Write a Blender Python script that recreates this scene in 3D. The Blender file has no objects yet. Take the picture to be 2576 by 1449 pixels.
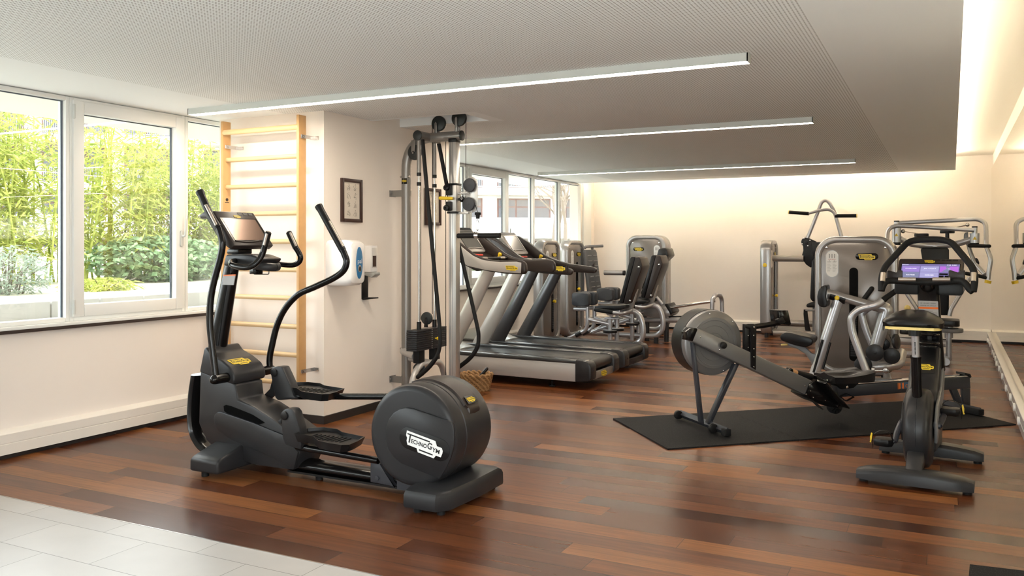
import bpy, bmesh, math, random
from mathutils import Vector, Matrix, Euler
random.seed(7)
C = bpy.context.scene.collection
R = math.radians
# ---------------------------------------------------------------- camera, sky, exposure
FPX, U0, V0, EYE, YAW = 2150.0, 1288.0, 619.0, 1.38, R(26.82)
cam_d = bpy.data.cameras.new('camera'); cam = bpy.data.objects.new('camera', cam_d); C.objects.link(cam)
cam.location = (0, 0, EYE); cam.rotation_euler = (R(90), 0, YAW)
cam_d.sensor_width = 36; cam_d.lens = FPX / 2576 * 36
cam_d.shift_y = -(724.5 - V0) / 2576
cam_d.clip_start = 0.05; cam_d.clip_end = 300
sc = bpy.context.scene; sc.camera = cam
sc.view_settings.view_transform = 'Standard'; sc.view_settings.look = 'None'
sc.view_settings.gamma = 1; sc.view_settings.exposure = EXPOSURE = 1.0
sc.view_settings.use_curve_mapping = False
world = bpy.data.worlds.new('overcast_sky'); sc.world = world; world.use_nodes = True
bg = world.node_tree.nodes['Background']; bg.inputs[0].default_value = (0.90, 0.96, 1.0, 1); bg.inputs[1].default_value = 4.8
LAMP, COVE, MCOVE = 25.0, 41.0, 14.0
sc.cycles.max_bounces = 12; sc.cycles.diffuse_bounces = 9; sc.cycles.glossy_bounces = 4
sc.cycles.transparent_max_bounces = 16; sc.cycles.use_denoising = True
sc.cycles.sample_clamp_indirect = 25.0; sc.cycles.caustics_reflective = True; sc.cycles.blur_glossy = 1.0; sc.cycles.caustics_refractive = False
def portal(name, y0, y1, z0, z1, x):
    l = bpy.data.lights.new(name, 'AREA'); l.shape = 'RECTANGLE'; l.size = y1 - y0; l.size_y = z1 - z0
    l.cycles.is_portal = True
    o = bpy.data.objects.new(name, l); C.objects.link(o)
    o.location = (x, (y0 + y1) / 2, (z0 + z1) / 2); o.rotation_euler = (R(90), 0, R(-90))
l_ = bpy.data.lights.new('added_glazing_portal', 'AREA'); l_.shape = 'RECTANGLE'; l_.size = 3.6; l_.size_y = 2.2; l_.cycles.is_portal = True
o_ = bpy.data.objects.new('added_glazing_portal', l_); C.objects.link(o_); o_.location = (.3, -3.36, 1.25); o_.rotation_euler = (R(90), 0, 0)  # sky portal for the glazing added behind the viewpoint
portal('window_daylight', -2.9, 5.25, 0.85, 2.43, -5.58)
portal('window_daylight', 7.2, 13.6, 0.85, 2.43, -5.58)

# ---------------------------------------------------------------- helpers
_cy, _sy = math.cos(YAW), math.sin(YAW)
def ray(u, v):
    a, b = (u - U0) / FPX, -(v - V0) / FPX
    return Vector((-_sy + a * _cy, _cy + a * _sy, b))
O = Vector((0, 0, EYE))
def W(u, v, x=None, y=None, z=None):            # the point of a real plane that a sight line of the photograph meets
    d = ray(u, v)
    t = x / d.x if x is not None else y / d.y if y is not None else (z - EYE) / d.z
    return O + d * t
def WP(u, v, p, n):
    d = ray(u, v); return O + d * ((Vector(p) - O).dot(n) / d.dot(n))

MATS = {}
def mat(name, col, rough=0.5, metal=0.0, spec=0.5, coat=0.0, emit=None, es=0.0, bump=None, noise=None):
    m = bpy.data.materials.new(name); m.use_nodes = True; nt = m.node_tree; b = nt.nodes['Principled BSDF']
    b.inputs['Base Color'].default_value = (*col, 1); b.inputs['Roughness'].default_value = rough
    b.inputs['Metallic'].default_value = metal; b.inputs['Specular IOR Level'].default_value = spec
    b.inputs['Coat Weight'].default_value = coat; b.inputs['Coat Roughness'].default_value = 0.12
    if emit: b.inputs['Emission Color'].default_value = (*emit, 1); b.inputs['Emission Strength'].default_value = es
    if bump or noise:
        tc = nt.nodes.new('ShaderNodeTexCoord'); n = nt.nodes.new('ShaderNodeTexNoise')
        sc_, st = bump or noise; n.inputs['Scale'].default_value = sc_; n.inputs['Detail'].default_value = 3
        nt.links.new(tc.outputs['Object'], n.inputs['Vector'])
        if bump:
            bp = nt.nodes.new('ShaderNodeBump'); bp.inputs['Strength'].default_value = st; bp.inputs['Distance'].default_value = 0.002
            nt.links.new(n.outputs['Fac'], bp.inputs['Height']); nt.links.new(bp.outputs['Normal'], b.inputs['Normal'])
        else:
            mx = nt.nodes.new('ShaderNodeMix'); mx.data_type = 'RGBA'
            mx.inputs['A'].default_value = (*[c * (1 - st) for c in col], 1); mx.inputs['B'].default_value = (*[min(1, c * (1 + st)) for c in col], 1)
            nt.links.new(n.outputs['Fac'], mx.inputs['Factor']); nt.links.new(mx.outputs['Result'], b.inputs['Base Color'])
    MATS[name] = m
    return m

def catmull(pts, n=6):
    if len(pts) < 3: return [Vector(p) for p in pts]
    P = [Vector(p) for p in pts]; P = [2 * P[0] - P[1]] + P + [2 * P[-1] - P[-2]]; out = []
    for i in range(1, len(P) - 2):
        a, b, c, d = P[i - 1:i + 3]
        for k in range(n):
            t = k / n
            out.append(0.5 * (2 * b + (c - a) * t + (2 * a - 5 * b + 4 * c - d) * t * t + (3 * b - a - 3 * c + d) * t ** 3))
    out.append(P[-2]); return out
def fillet(pts, r, n=6):                          # polyline with rounded corners
    P = [Vector(p) for p in pts]; out = [P[0]]
    for i in range(1, len(P) - 1):
        a, b, c = P[i - 1], P[i], P[i + 1]; u, v = (a - b), (c - b)
        rr = min(r, u.length * 0.49, v.length * 0.49)
        p0, p2 = b + u.normalized() * rr, b + v.normalized() * rr
        for k in range(n + 1):
            t = k / n; out.append((1 - t) ** 2 * p0 + 2 * t * (1 - t) * b + t * t * p2)
    out.append(P[-1]); return out

class MB:
    """collects shapes (world coordinates) and links them as one mesh object"""
    def __init__(s): s.bm = bmesh.new()
    def _merge(s, b2):
        me = bpy.data.meshes.new('t'); b2.to_mesh(me); b2.free(); s.bm.from_mesh(me); bpy.data.meshes.remove(me); return s
    def prism(s, poly, vec, bev=0.0, seg=2, rot=None):
        b = bmesh.new(); vec = Vector(vec)
        f = b.faces.new([b.verts.new(Vector(p)) for p in poly])
        r = bmesh.ops.extrude_face_region(b, geom=[f])
        bmesh.ops.translate(b, vec=vec, verts=[g for g in r['geom'] if isinstance(g, bmesh.types.BMVert)])
        bmesh.ops.recalc_face_normals(b, faces=b.faces)
        if bev: bmesh.ops.bevel(b, geom=list(b.edges), offset=bev, segments=seg, profile=0.5, affect='EDGES', clamp_overlap=True)
        return s._merge(b)
    def box(s, c, size, bev=0.0, rot=None, seg=2):
        b = bmesh.new(); bmesh.ops.create_cube(b, size=1)
        for v in b.verts: v.co = Vector((v.co.x * size[0], v.co.y * size[1], v.co.z * size[2]))
        if bev: bmesh.ops.bevel(b, geom=list(b.edges), offset=bev, segments=seg, profile=0.5, affect='EDGES', clamp_overlap=True)
        M = Matrix.Translation(Vector(c)) @ (rot.to_4x4() if rot else Matrix())
        b.transform(M); return s._merge(b)
    def bb(s, x0, x1, y0, y1, z0, z1, bev=0.0):
        return s.box(((x0 + x1) / 2, (y0 + y1) / 2, (z0 + z1) / 2), (abs(x1 - x0), abs(y1 - y0), abs(z1 - z0)), bev)
    def loft(s, rings, cap=True, closed=False):
        bm = s.bm; vs = [[bm.verts.new(p) for p in r] for r in rings]; n = len(vs[0]); new = []
        idx = range(len(vs) if closed else len(vs) - 1)
        for i in idx:
            A, B = vs[i], vs[(i + 1) % len(vs)]
            for k in range(n): new.append(bm.faces.new((A[k], A[(k + 1) % n], B[(k + 1) % n], B[k])))
        if cap and not closed: new.append(bm.faces.new(vs[0][::-1])); new.append(bm.faces.new(vs[-1]))
        bmesh.ops.recalc_face_normals(bm, faces=new); return s
    def tube(s, path, r, n=12, sq=(1, 1), up=None, caps=True, round_end=False):
        P = [Vector(p) for p in path]
        P = [p for i, p in enumerate(P) if i == 0 or (p - P[i - 1]).length > 1e-6]
        L = len(P); rr = r if isinstance(r, (list, tuple)) else [r] * L
        if len(rr) != L: rr = [rr[0] + (rr[-1] - rr[0]) * i / (L - 1) for i in range(L)]
        T = [(P[min(i + 1, L - 1)] - P[max(i - 1, 0)]).normalized() for i in range(L)]
        ref = Vector(up) if up is not None else (Vector((0, 0, 1)) if abs(T[0].z) < 0.9 else Vector((0, 1, 0)))
        x = (ref - T[0] * ref.dot(T[0])).normalized(); rings = []
        for i in range(L):
            x = (x - T[i] * x.dot(T[i])).normalized(); y = T[i].cross(x)
            rings.append([P[i] + (x * math.cos(2 * math.pi * k / n) * sq[0] + y * math.sin(2 * math.pi * k / n) * sq[1]) * rr[i] for k in range(n)])
        if round_end:
            for e, (i, sg) in enumerate(((0, -1), (L - 1, 1))):
                extra = []
                for q in (0.5, 0.85, 0.98):
                    extra.append([P[i] + (p - P[i]) * math.sqrt(1 - q * q) + T[i] * sg * rr[i] * q for p in rings[i if e == 0 else -1]])
                rings = (extra[::-1] + rings) if e == 0 else rings + extra
        return s.loft(rings, caps)
    def cyl(s, a, b, r, n=20, r2=None): return s.tube([a, b], [r, r if r2 is None else r2], n)
    def disc(s, c, axis, r, t, n=32, bev=0.006):
        c, a = Vector(c), Vector(axis).normalized(); bev = min(bev, t * 0.45)
        ref = Vector((0, 0, 1)) if abs(a.z) < 0.9 else Vector((1, 0, 0)); x = a.cross(ref).normalized(); y = a.cross(x); rings = []
        for off, q in ((-t / 2, r - bev), (-t / 2 + bev * 0.3, r - bev * 0.3), (-t / 2 + bev, r), (t / 2 - bev, r), (t / 2 - bev * 0.3, r - bev * 0.3), (t / 2, r - bev)):
            rings.append([c + a * off + (x * math.cos(2 * math.pi * k / n) + y * math.sin(2 * math.pi * k / n)) * q for k in range(n)])
        return s.loft(rings)
    def lathe(s, c, axis, prof, n=24):             # prof: (distance along axis, radius)
        c, a = Vector(c), Vector(axis).normalized()
        ref = Vector((0, 0, 1)) if abs(a.z) < 0.9 else Vector((1, 0, 0)); x = a.cross(ref).normalized(); y = a.cross(x)
        return s.loft([[c + a * h + (x * math.cos(2 * math.pi * k / n) + y * math.sin(2 * math.pi * k / n)) * q for k in range(n)] for h, q in prof])
    def ball(s, c, r, sc_=(1, 1, 1), rot=None):
        b = bmesh.new(); bmesh.ops.create_uvsphere(b, u_segments=16, v_segments=10, radius=r)
        M = Matrix.Translation(Vector(c)) @ (rot.to_4x4() if rot else Matrix()) @ Matrix.Diagonal((*sc_, 1)); b.transform(M); return s._merge(b)
    def quad(s, a, b, c, d): s.bm.faces.new([s.bm.verts.new(Vector(p)) for p in (a, b, c, d)]); return s
    def obj(s, name, m, parent=None, ang=38):
        bm = s.bm
        for f in bm.faces: f.smooth = True
        for e in bm.edges:
            if len(e.link_faces) == 2 and e.calc_face_angle(0) > R(ang): e.smooth = False
        me = bpy.data.meshes.new(name); bm.to_mesh(me); bm.free()
        o = bpy.data.objects.new(name, me); C.objects.link(o)
        me.materials.append(MATS[m] if isinstance(m, str) else m)
        if parent is not None:
            o.parent = parent
            top = parent.parent or parent
            me.transform(top.matrix_world.inverted())
        return o

def tag(o, label=None, cat=None, group=None, kind=None):
    if label: o['label'] = label
    if cat: o['category'] = cat
    if group: o['group'] = group
    if kind: o['kind'] = kind
    return o
def thing(name, label, cat, loc, rz=0, group=None):
    o = bpy.data.objects.new(name, None); C.objects.link(o); o.empty_display_size = 0.1
    o.matrix_world = Matrix.Translation(Vector(loc)) @ Matrix.Rotation(rz, 4, 'Z')
    o.location = loc; o.rotation_euler = (0, 0, rz)
    return tag(o, label, cat, group)
def struct(o): o['kind'] = 'structure'; return o
def capsule(c, ax, ay, w, h, n=10):                # rounded plate outline
    c, ax, ay = Vector(c), Vector(ax).normalized(), Vector(ay).normalized(); r = min(w, h) / 2; pts = []
    for sx, sy, a0 in ((1, 1, 0), (-1, 1, 90), (-1, -1, 180), (1, -1, 270)):
        for k in range(n):
            a = R(a0 + 90 * k / (n - 1)); pts.append(c + ax * (sx * (w / 2 - r) + r * math.cos(a)) + ay * (sy * (h / 2 - r) + r * math.sin(a)))
    return pts
def rrect(c, ax, ay, w, h, r, n=8):
    c, ax, ay = Vector(c), Vector(ax).normalized(), Vector(ay).normalized(); pts = []
    for sx, sy, a0 in ((1, 1, 0), (-1, 1, 90), (-1, -1, 180), (1, -1, 270)):
        for k in range(n):
            a = R(a0 + 90 * k / (n - 1)); pts.append(c + ax * (sx * (w / 2 - r) + r * math.cos(a)) + ay * (sy * (h / 2 - r) + r * math.sin(a)))
    return pts
_fonts = {}
def text_obj(name, body, c, ax, ay, size, m, parent, off=0.0012, align='CENTER', width=None, bold=0.0):
    """flat lettering on a surface: centre c, reading along ax, upright along ay"""
    cu = bpy.data.curves.new('lettering', 'FONT'); cu.body = body; cu.size = size; cu.align_x = align; cu.align_y = 'CENTER'
    cu.fill_mode = 'FRONT'; cu.resolution_u = 3; cu.offset = bold
    tmp = bpy.data.objects.new('lettering', cu); C.objects.link(tmp)
    dg = bpy.context.evaluated_depsgraph_get(); me = bpy.data.meshes.new_from_object(tmp.evaluated_get(dg)); me.name = name
    bpy.data.objects.remove(tmp); bpy.data.curves.remove(cu)
    ax, ay = Vector(ax).normalized(), Vector(ay).normalized(); az = ax.cross(ay)
    k = 1.0
    if width and len(me.vertices):
        xs = [v.co.x for v in me.vertices]; k = width / max(1e-6, max(xs) - min(xs))
    M = Matrix.Translation(Vector(c) + az * off) @ Matrix((ax, ay, az)).transposed().to_4x4() @ Matrix.Diagonal((k, 1, 1, 1))
    me.transform(M)
    o = bpy.data.objects.new(name, me); C.objects.link(o); me.materials.append(MATS[m])
    if parent is not None:
        o.parent = parent; me.transform((parent.parent or parent).matrix_world.inverted())
    return o
LOGO = [(-.50, .16), (.27, .16), (.33, .06), (.46, .06), (.5, .0), (.5, -.05), (.48, -.15), (.35, -.15), (.31, -.23), (-.12, -.23), (-.17, -.15), (-.42, -.15), (-.46, -.07), (-.46, 0), (-.5, .05)]
def text_mesh(body, c, ax, ay, size, width=None, off=0.0012, align='CENTER'):
    o = text_obj('t', body, c, ax, ay, size, 'ink', None, off, align, width, size * .022); me = o.data; bpy.data.objects.remove(o); return me
def add_mesh(b, me, mi):
    n = len(b.bm.faces); b.bm.from_mesh(me); b.bm.faces.ensure_lookup_table()
    for f in b.bm.faces[n:]: f.material_index = mi
    bpy.data.meshes.remove(me)
def logo(c, ax, ay, w, parent, plate='logo_yellow', ink='ink'):
    """maker's badge: cut-out plate with two rules and the lettering, on a surface with outward normal ax x ay"""
    ax, ay = Vector(ax).normalized(), Vector(ay).normalized(); az = ax.cross(ay); c = Vector(c)
    b = MB(); b.prism([c + ax * (x * w) + ay * (y * w) for x, y in LOGO], az * 0.0015)
    n = len(b.bm.faces)
    def bar(x0, x1, y0, y1): b.quad(*[c + ax * (x * w) + ay * (y * w) + az * 0.0022 for x, y in ((x0, y0), (x1, y0), (x1, y1), (x0, y1))])
    bar(-.47, .14, .082, .113); bar(-.405, -.368, -.09, .085); bar(-.10, .27, -.18, -.148)
    b.bm.faces.ensure_lookup_table()
    for f in b.bm.faces[n:]: f.material_index = 1
    for body, x, y, sz, wd in (('ECHNO', -.13, -.035, .135, .42), ('G', .155, -.005, .2, .12), ('YM', .335, -.05, .135, .2)):
        add_mesh(b, text_mesh(body, c + ax * (x * w) + ay * (y * w), ax, ay, sz * w, wd * w, 0.0022), 1)
    o = b.obj('badge', plate, parent); o.data.materials.append(MATS[ink]); return o
def copy_tree(o, parent=None):
    c = o.copy(); C.objects.link(c); c.parent = parent
    for ch in list(o.children): copy_tree(ch, c)
    return c
# ---------------------------------------------------------------- materials
mat('wall_paint', (0.85, 0.785, 0.725), 0.75, spec=0.2)
mat('pier_paint', (0.86, 0.79, 0.72), 0.75, spec=0.2)
mat('white_gloss', (0.80, 0.76, 0.70), 0.35)
mat('frame_white', (0.80, 0.81, 0.79), 0.4)
mat('gasket', (0.09, 0.11, 0.14), 0.4)
mat('sill_dark', (0.035, 0.022, 0.018), 0.5)
mat('black_skirt', (0.022, 0.018, 0.017), 0.5)
mat('ceiling_paint', (0.88, 0.905, 0.915), 0.85, spec=0.1)
mat('cove_paint', (0.88, 0.85, 0.79), 0.85, spec=0.1)
mat('lamp_body', (0.58, 0.60, 0.58), 0.45)
mat('lamp_glow', (1, 1, 1), 0.5, emit=(1, 0.87, 0.71), es=LAMP)
mat('cove_glow', (1, 1, 1), 0.5, emit=(1, 0.86, 0.68), es=COVE)
mat('mirror_cove_glow', (1, 1, 1), 0.5, emit=(1, 0.85, 0.62), es=MCOVE)
mat('ledge_front', (0.46, 0.42, 0.41), 0.25, coat=0.5); mat('vent_white', (0.9, 0.9, 0.88), 0.4)
mat('mirror', (0.80, 0.73, 0.60), 0.015, 1.0)
mat('ink', (0.012, 0.012, 0.012), 0.5); mat('logo_yellow', (0.80, 0.58, 0.03), 0.4); mat('logo_white', (0.86, 0.86, 0.85), 0.4)
mat('black_plastic', (0.008, 0.0075, 0.0075), 0.36, spec=0.3, bump=(900, 0.12)); mat('graphite', (0.0245, 0.024, 0.0255), 0.34, spec=0.3, bump=(900, 0.08))
mat('graphite_smooth', (0.022, 0.0215, 0.023), 0.30, spec=0.3); mat('black_gloss', (0.006, 0.0055, 0.0055), 0.17, spec=0.35); mat('rubber', (0.009, 0.009, 0.0092), 0.6, spec=0.25)
mat('silver', (0.47, 0.47, 0.49), 0.28, 0.55, coat=0.3); mat('silver_bright', (0.60, 0.60, 0.62), 0.28, 0.6, coat=0.3)
mat('champagne', (0.205, 0.178, 0.160), 0.22, 0.2, spec=0.35, coat=0.35); mat('rim_silver', (0.37, 0.355, 0.345), 0.27, 0.5, coat=0.3)
mat('bronze_grey', (0.33, 0.305, 0.28), 0.33, 0.5)
mat('vinyl', (0.008, 0.0075, 0.008), 0.33, spec=0.32); mat('plate_grey', (0.105, 0.108, 0.113), 0.5); mat('vinyl_grey', (0.055, 0.057, 0.063), 0.42, spec=0.3)
mat('chrome', (0.72, 0.71, 0.70), 0.09, 1.0); mat('steel', (0.55, 0.53, 0.51), 0.25, 1.0)
mat('yellow', (0.80, 0.55, 0.02), 0.4); mat('cream_yellow', (0.80, 0.62, 0.22), 0.45); mat('red', (0.65, 0.06, 0.04), 0.4); mat('orange', (0.75, 0.16, 0.02), 0.5)
mat('paper', (0.80, 0.79, 0.77), 0.6); mat('label_grey', (0.36, 0.35, 0.34), 0.6)
mat('mid_grey', (0.22, 0.22, 0.225), 0.4, 0.2); mat('dark_steel', (0.045, 0.047, 0.056), 0.33, 0.3)

def nodes(m): m = MATS[m]; return m.node_tree, m.node_tree.nodes['Principled BSDF']
def N(nt, t, **kw):
    n = nt.nodes.new(t)
    for k, v in kw.items(): setattr(n, k, v)
    return n
def MT(nt, op, a, b=None, c=None):
    n = N(nt, 'ShaderNodeMath', operation=op)
    for i, q in enumerate((a, b, c)):
        if q is None: continue
        if isinstance(q, (int, float)): n.inputs[i].default_value = q
        else: nt.links.new(q, n.inputs[i])
    return n.outputs[0]
def ramp(nt, fac, stops):
    r = N(nt, 'ShaderNodeValToRGB'); e = r.color_ramp.elements
    e[0].position, e[0].color = stops[0][0], (*stops[0][1], 1); e[1].position, e[1].color = stops[-1][0], (*stops[-1][1], 1)
    for p, c in stops[1:-1]: q = e.new(p); q.color = (*c, 1)
    nt.links.new(fac, r.inputs[0]); return r.outputs[0]
def mixc(nt, f, a, b, mode='MIX'):
    m = N(nt, 'ShaderNodeMix', data_type='RGBA', blend_type=mode)
    for k, q in (('Factor', f), ('A', a), ('B', b)):
        s = m.inputs[{'Factor': 0, 'A': 6, 'B': 7}[k]]
        if isinstance(q, (int, float)): s.default_value = q
        elif isinstance(q, tuple): s.default_value = (*q, 1)
        else: nt.links.new(q, s)
    return m.outputs[2]
def xyz(nt, out='Object'):
    t = N(nt, 'ShaderNodeTexCoord'); s = N(nt, 'ShaderNodeSeparateXYZ'); nt.links.new(t.outputs[out], s.inputs[0]); return s.outputs, t.outputs[out]
def comb(nt, x, y, z):
    c = N(nt, 'ShaderNodeCombineXYZ')
    for i, q in enumerate((x, y, z)):
        if isinstance(q, (int, float)): c.inputs[i].default_value = q
        else: nt.links.new(q, c.inputs[i])
    return c.outputs[0]
def noise(nt, vec, scale, detail=4, rough=0.55, dist=0.0):
    n = N(nt, 'ShaderNodeTexNoise'); nt.links.new(vec, n.inputs['Vector']); n.inputs['Scale'].default_value = scale
    n.inputs['Detail'].default_value = detail; n.inputs['Roughness'].default_value = rough; n.inputs['Distortion'].default_value = dist
    return n.outputs['Fac']

# dark exotic strip parquet, boards along X
mat('parquet', (0.1, 0.04, 0.02), 0.3); nt, B = nodes('parquet')
(px, py, pz), pv = xyz(nt)
yy = MT(nt, 'DIVIDE', MT(nt, 'SUBTRACT', py, 2.945), 0.146); row = MT(nt, 'FLOOR', yy)
wn = N(nt, 'ShaderNodeTexWhiteNoise', noise_dimensions='1D'); nt.links.new(row, wn.inputs['W'])
xx = MT(nt, 'DIVIDE', MT(nt, 'ADD', px, MT(nt, 'MULTIPLY', wn.outputs['Value'], 9.3)), 1.5); col = MT(nt, 'FLOOR', xx)
wb = N(nt, 'ShaderNodeTexWhiteNoise', noise_dimensions='2D'); nt.links.new(comb(nt, row, col, 0), wb.inputs['Vector']); idv = wb.outputs['Value']
gv = comb(nt, MT(nt, 'MULTIPLY', px, 0.55), MT(nt, 'MULTIPLY', py, 7.0), MT(nt, 'MULTIPLY', idv, 40))
g1 = noise(nt, gv, 3.0, 5, 0.6, 1.6); g2 = noise(nt, comb(nt, MT(nt, 'MULTIPLY', px, 2.2), MT(nt, 'MULTIPLY', py, 60), MT(nt, 'MULTIPLY', idv, 30)), 1.0, 2)
base = ramp(nt, idv, [(0, (0.044, 0.0135, 0.0062)), (0.22, (0.078, 0.0232, 0.0088)), (0.6, (0.120, 0.0385, 0.0130)), (0.85, (0.165, 0.056, 0.0175)), (1, (0.235, 0.088, 0.025))])
gr = MT(nt, 'ADD', MT(nt, 'MULTIPLY', MT(nt, 'SUBTRACT', g1, 0.5), 1.3), MT(nt, 'ADD', 0.55, MT(nt, 'MULTIPLY', g2, 0.9)))
c1 = mixc(nt, 1.0, base, comb(nt, gr, gr, gr), 'MULTIPLY')
fy = MT(nt, 'FRACT', yy); fx = MT(nt, 'FRACT', xx)
gap = MT(nt, 'MAXIMUM', MT(nt, 'LESS_THAN', fy, 0.022), MT(nt, 'LESS_THAN', fx, 0.0016))
nt.links.new(mixc(nt, gap, c1, (0.012, 0.006, 0.004)), B.inputs['Base Color'])
rg = MT(nt, 'ADD', 0.24, MT(nt, 'MULTIPLY', idv, 0.08)); nt.links.new(rg, B.inputs['Roughness'])
bp = N(nt, 'ShaderNodeBump'); bp.inputs['Strength'].default_value = 0.25; bp.inputs['Distance'].default_value = 0.001
nt.links.new(MT(nt, 'SUBTRACT', 1.0, gap), bp.inputs['Height']); nt.links.new(bp.outputs[0], B.inputs['Normal'])
B.inputs['Specular IOR Level'].default_value = 0.27

# pale stone tiles 61 x 30.5 cm in half bond
mat('stone_tile', (0.62, 0.60, 0.57), 0.35); nt, B = nodes('stone_tile')
(px, py, pz), pv = xyz(nt)
yy = MT(nt, 'DIVIDE', MT(nt, 'SUBTRACT', 2.790, py), 0.308); row = MT(nt, 'FLOOR', yy)
half = MT(nt, 'MULTIPLY', MT(nt, 'MODULO', MT(nt, 'ADD', row, 20), 2), 0.305)
xx = MT(nt, 'DIVIDE', MT(nt, 'ADD', px, MT(nt, 'ADD', 10.025, MT(nt, 'MULTIPLY', half, -1))), 0.61)
gap = MT(nt, 'MAXIMUM', MT(nt, 'LESS_THAN', MT(nt, 'FRACT', yy), 0.011), MT(nt, 'LESS_THAN', MT(nt, 'FRACT', xx), 0.005))
wb = N(nt, 'ShaderNodeTexWhiteNoise', noise_dimensions='2D'); nt.links.new(comb(nt, row, MT(nt, 'FLOOR', xx), 0), wb.inputs['Vector'])
cl = noise(nt, pv, 5, 4); v = MT(nt, 'ADD', 0.40, MT(nt, 'ADD', MT(nt, 'MULTIPLY', cl, 0.08), MT(nt, 'MULTIPLY', wb.outputs['Value'], 0.03)))
tc = mixc(nt, 1.0, comb(nt, v, v, v), (1.0, 0.965, 0.93), 'MULTIPLY')
nt.links.new(mixc(nt, gap, tc, (0.13, 0.12, 0.11)), B.inputs['Base Color'])

# perforated plasterboard
mat('perforated', (0.66, 0.635, 0.595), 0.85, spec=0.1); nt, B = nodes('perforated')
(px, py, pz), pv = xyz(nt)
def cell(q): return MT(nt, 'SUBTRACT', MT(nt, 'FRACT', MT(nt, 'DIVIDE', q, 0.018)), 0.5)
cx, cyy = cell(px), cell(py)
rr = MT(nt, 'SQRT', MT(nt, 'ADD', MT(nt, 'MULTIPLY', cx, cx), MT(nt, 'MULTIPLY', cyy, cyy)))
nt.links.new(mixc(nt, MT(nt, 'LESS_THAN', rr, 0.235), (0.895, 0.92, 0.93), (0.27, 0.265, 0.255)), B.inputs['Base Color'])

# clear pane
def pane_mat(name, tint, add):
    m = bpy.data.materials.new(name); m.use_nodes = True; nt = m.node_tree; nt.nodes.remove(nt.nodes['Principled BSDF']); MATS[name] = m
    lw = N(nt, 'ShaderNodeLayerWeight'); lw.inputs[0].default_value = 0.5
    f = MT(nt, 'ADD', add, MT(nt, 'MULTIPLY', MT(nt, 'POWER', lw.outputs['Facing'], 5.0), 0.85))
    tr = N(nt, 'ShaderNodeBsdfTransparent'); tr.inputs[0].default_value = (*tint, 1); gl = N(nt, 'ShaderNodeBsdfGlossy'); gl.inputs['Roughness'].default_value = 0.0
    mx = N(nt, 'ShaderNodeMixShader'); nt.links.new(f, mx.inputs[0]); nt.links.new(tr.outputs[0], mx.inputs[1]); nt.links.new(gl.outputs[0], mx.inputs[2])
    nt.links.new(mx.outputs[0], nt.nodes['Material Output'].inputs[0])
pane_mat('window_glass', (0.97, 0.985, 0.975), 0.07)

# ---------------------------------------------------------------- the room
XW, ZC, YB, XP, YP0, YP1 = -5.45, 2.43, 13.95, -4.29, 5.254, 7.20
def RX(y, x0=0.545): return x0 + (y - 13.95) * 0.0068        # the right-hand side runs very slightly out of square
b = MB(); b.bb(-5.6, 1.2, 2.945, 14.2, -0.08, 0); struct(b.obj('floor', 'parquet'))
b = MB(); b.bb(-5.6, 3.2, -3.2, 2.938, -0.08, 0); struct(b.obj('tiled_floor', 'stone_tile'))
b = MB(); b.bb(-5.6, 3.2, 2.938, 2.945, -0.08, 0.0015); struct(b.obj('trim_1', 'steel'))
# ceiling raft: plain margins, perforated field, recess over the pulley machine
def slab(name, x0, x1, y0, y1, m, x1b=None):
    b = MB(); p = [(x0, y0, ZC), (x1, y0, ZC), (x1 if x1b is None else x1b, y1, ZC), (x0, y1, ZC)]
    b.prism(p, (0, 0, 0.06)); return struct(b.obj(name, m))
YR = 13.28
slab('ceiling', XW - 0.15, -4.67, -3.2, YP0, 'ceiling_paint'); slab('ceiling', XW - 0.15, -4.67, YP1, YR, 'ceiling_paint')
slab('ceiling', -0.555, RX(-3.2, 0.14), -3.2, YR, 'ceiling_paint', RX(YR, 0.145)); slab('ceiling', -4.67, -0.555, 12.86, YR, 'ceiling_paint')
slab('ceiling', -4.67, -0.555, -3.2, YP0, 'perforated'); slab('ceiling', -4.67, -0.555, YP1, 12.86, 'perforated')
slab('ceiling', XW - 0.15, -5.0, YP0, YP1, 'ceiling_paint')
NX, NY0, NY1 = -3.395, 5.885, 6.29
slab('ceiling', XP, -0.555, YP0, NY0 - 0.06, 'perforated'); slab('ceiling', XP, -0.555, NY1 + 0.06, YP1, 'perforated'); slab('ceiling', NX + 0.12, -0.555, NY0 - 0.06, NY1 + 0.06, 'perforated')
slab('ceiling', XP, NX + 0.12, NY0 - 0.06, NY0, 'ceiling_paint'); slab('ceiling', XP, NX + 0.12, NY1, NY1 + 0.06, 'ceiling_paint'); slab('ceiling', NX, NX + 0.12, NY0, NY1, 'ceiling_paint')
b = MB(); b.bb(XP + .001, NX, NY0, NY0 + .004, ZC + .06, 2.64); b.bb(XP + .001, NX, NY1 - .004, NY1, ZC + .06, 2.64); b.bb(NX - .004, NX, NY0, NY1, ZC + .06, 2.64); b.bb(XP + .001, NX, NY0, NY1, 2.64, 2.65)
struct(b.obj('ceiling', 'ceiling_paint'))
b = MB(); b.bb(-5.7, 1.2, -3.3, 14.2, 2.68, 2.76); struct(b.obj('ceiling', 'cove_paint'))
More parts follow.
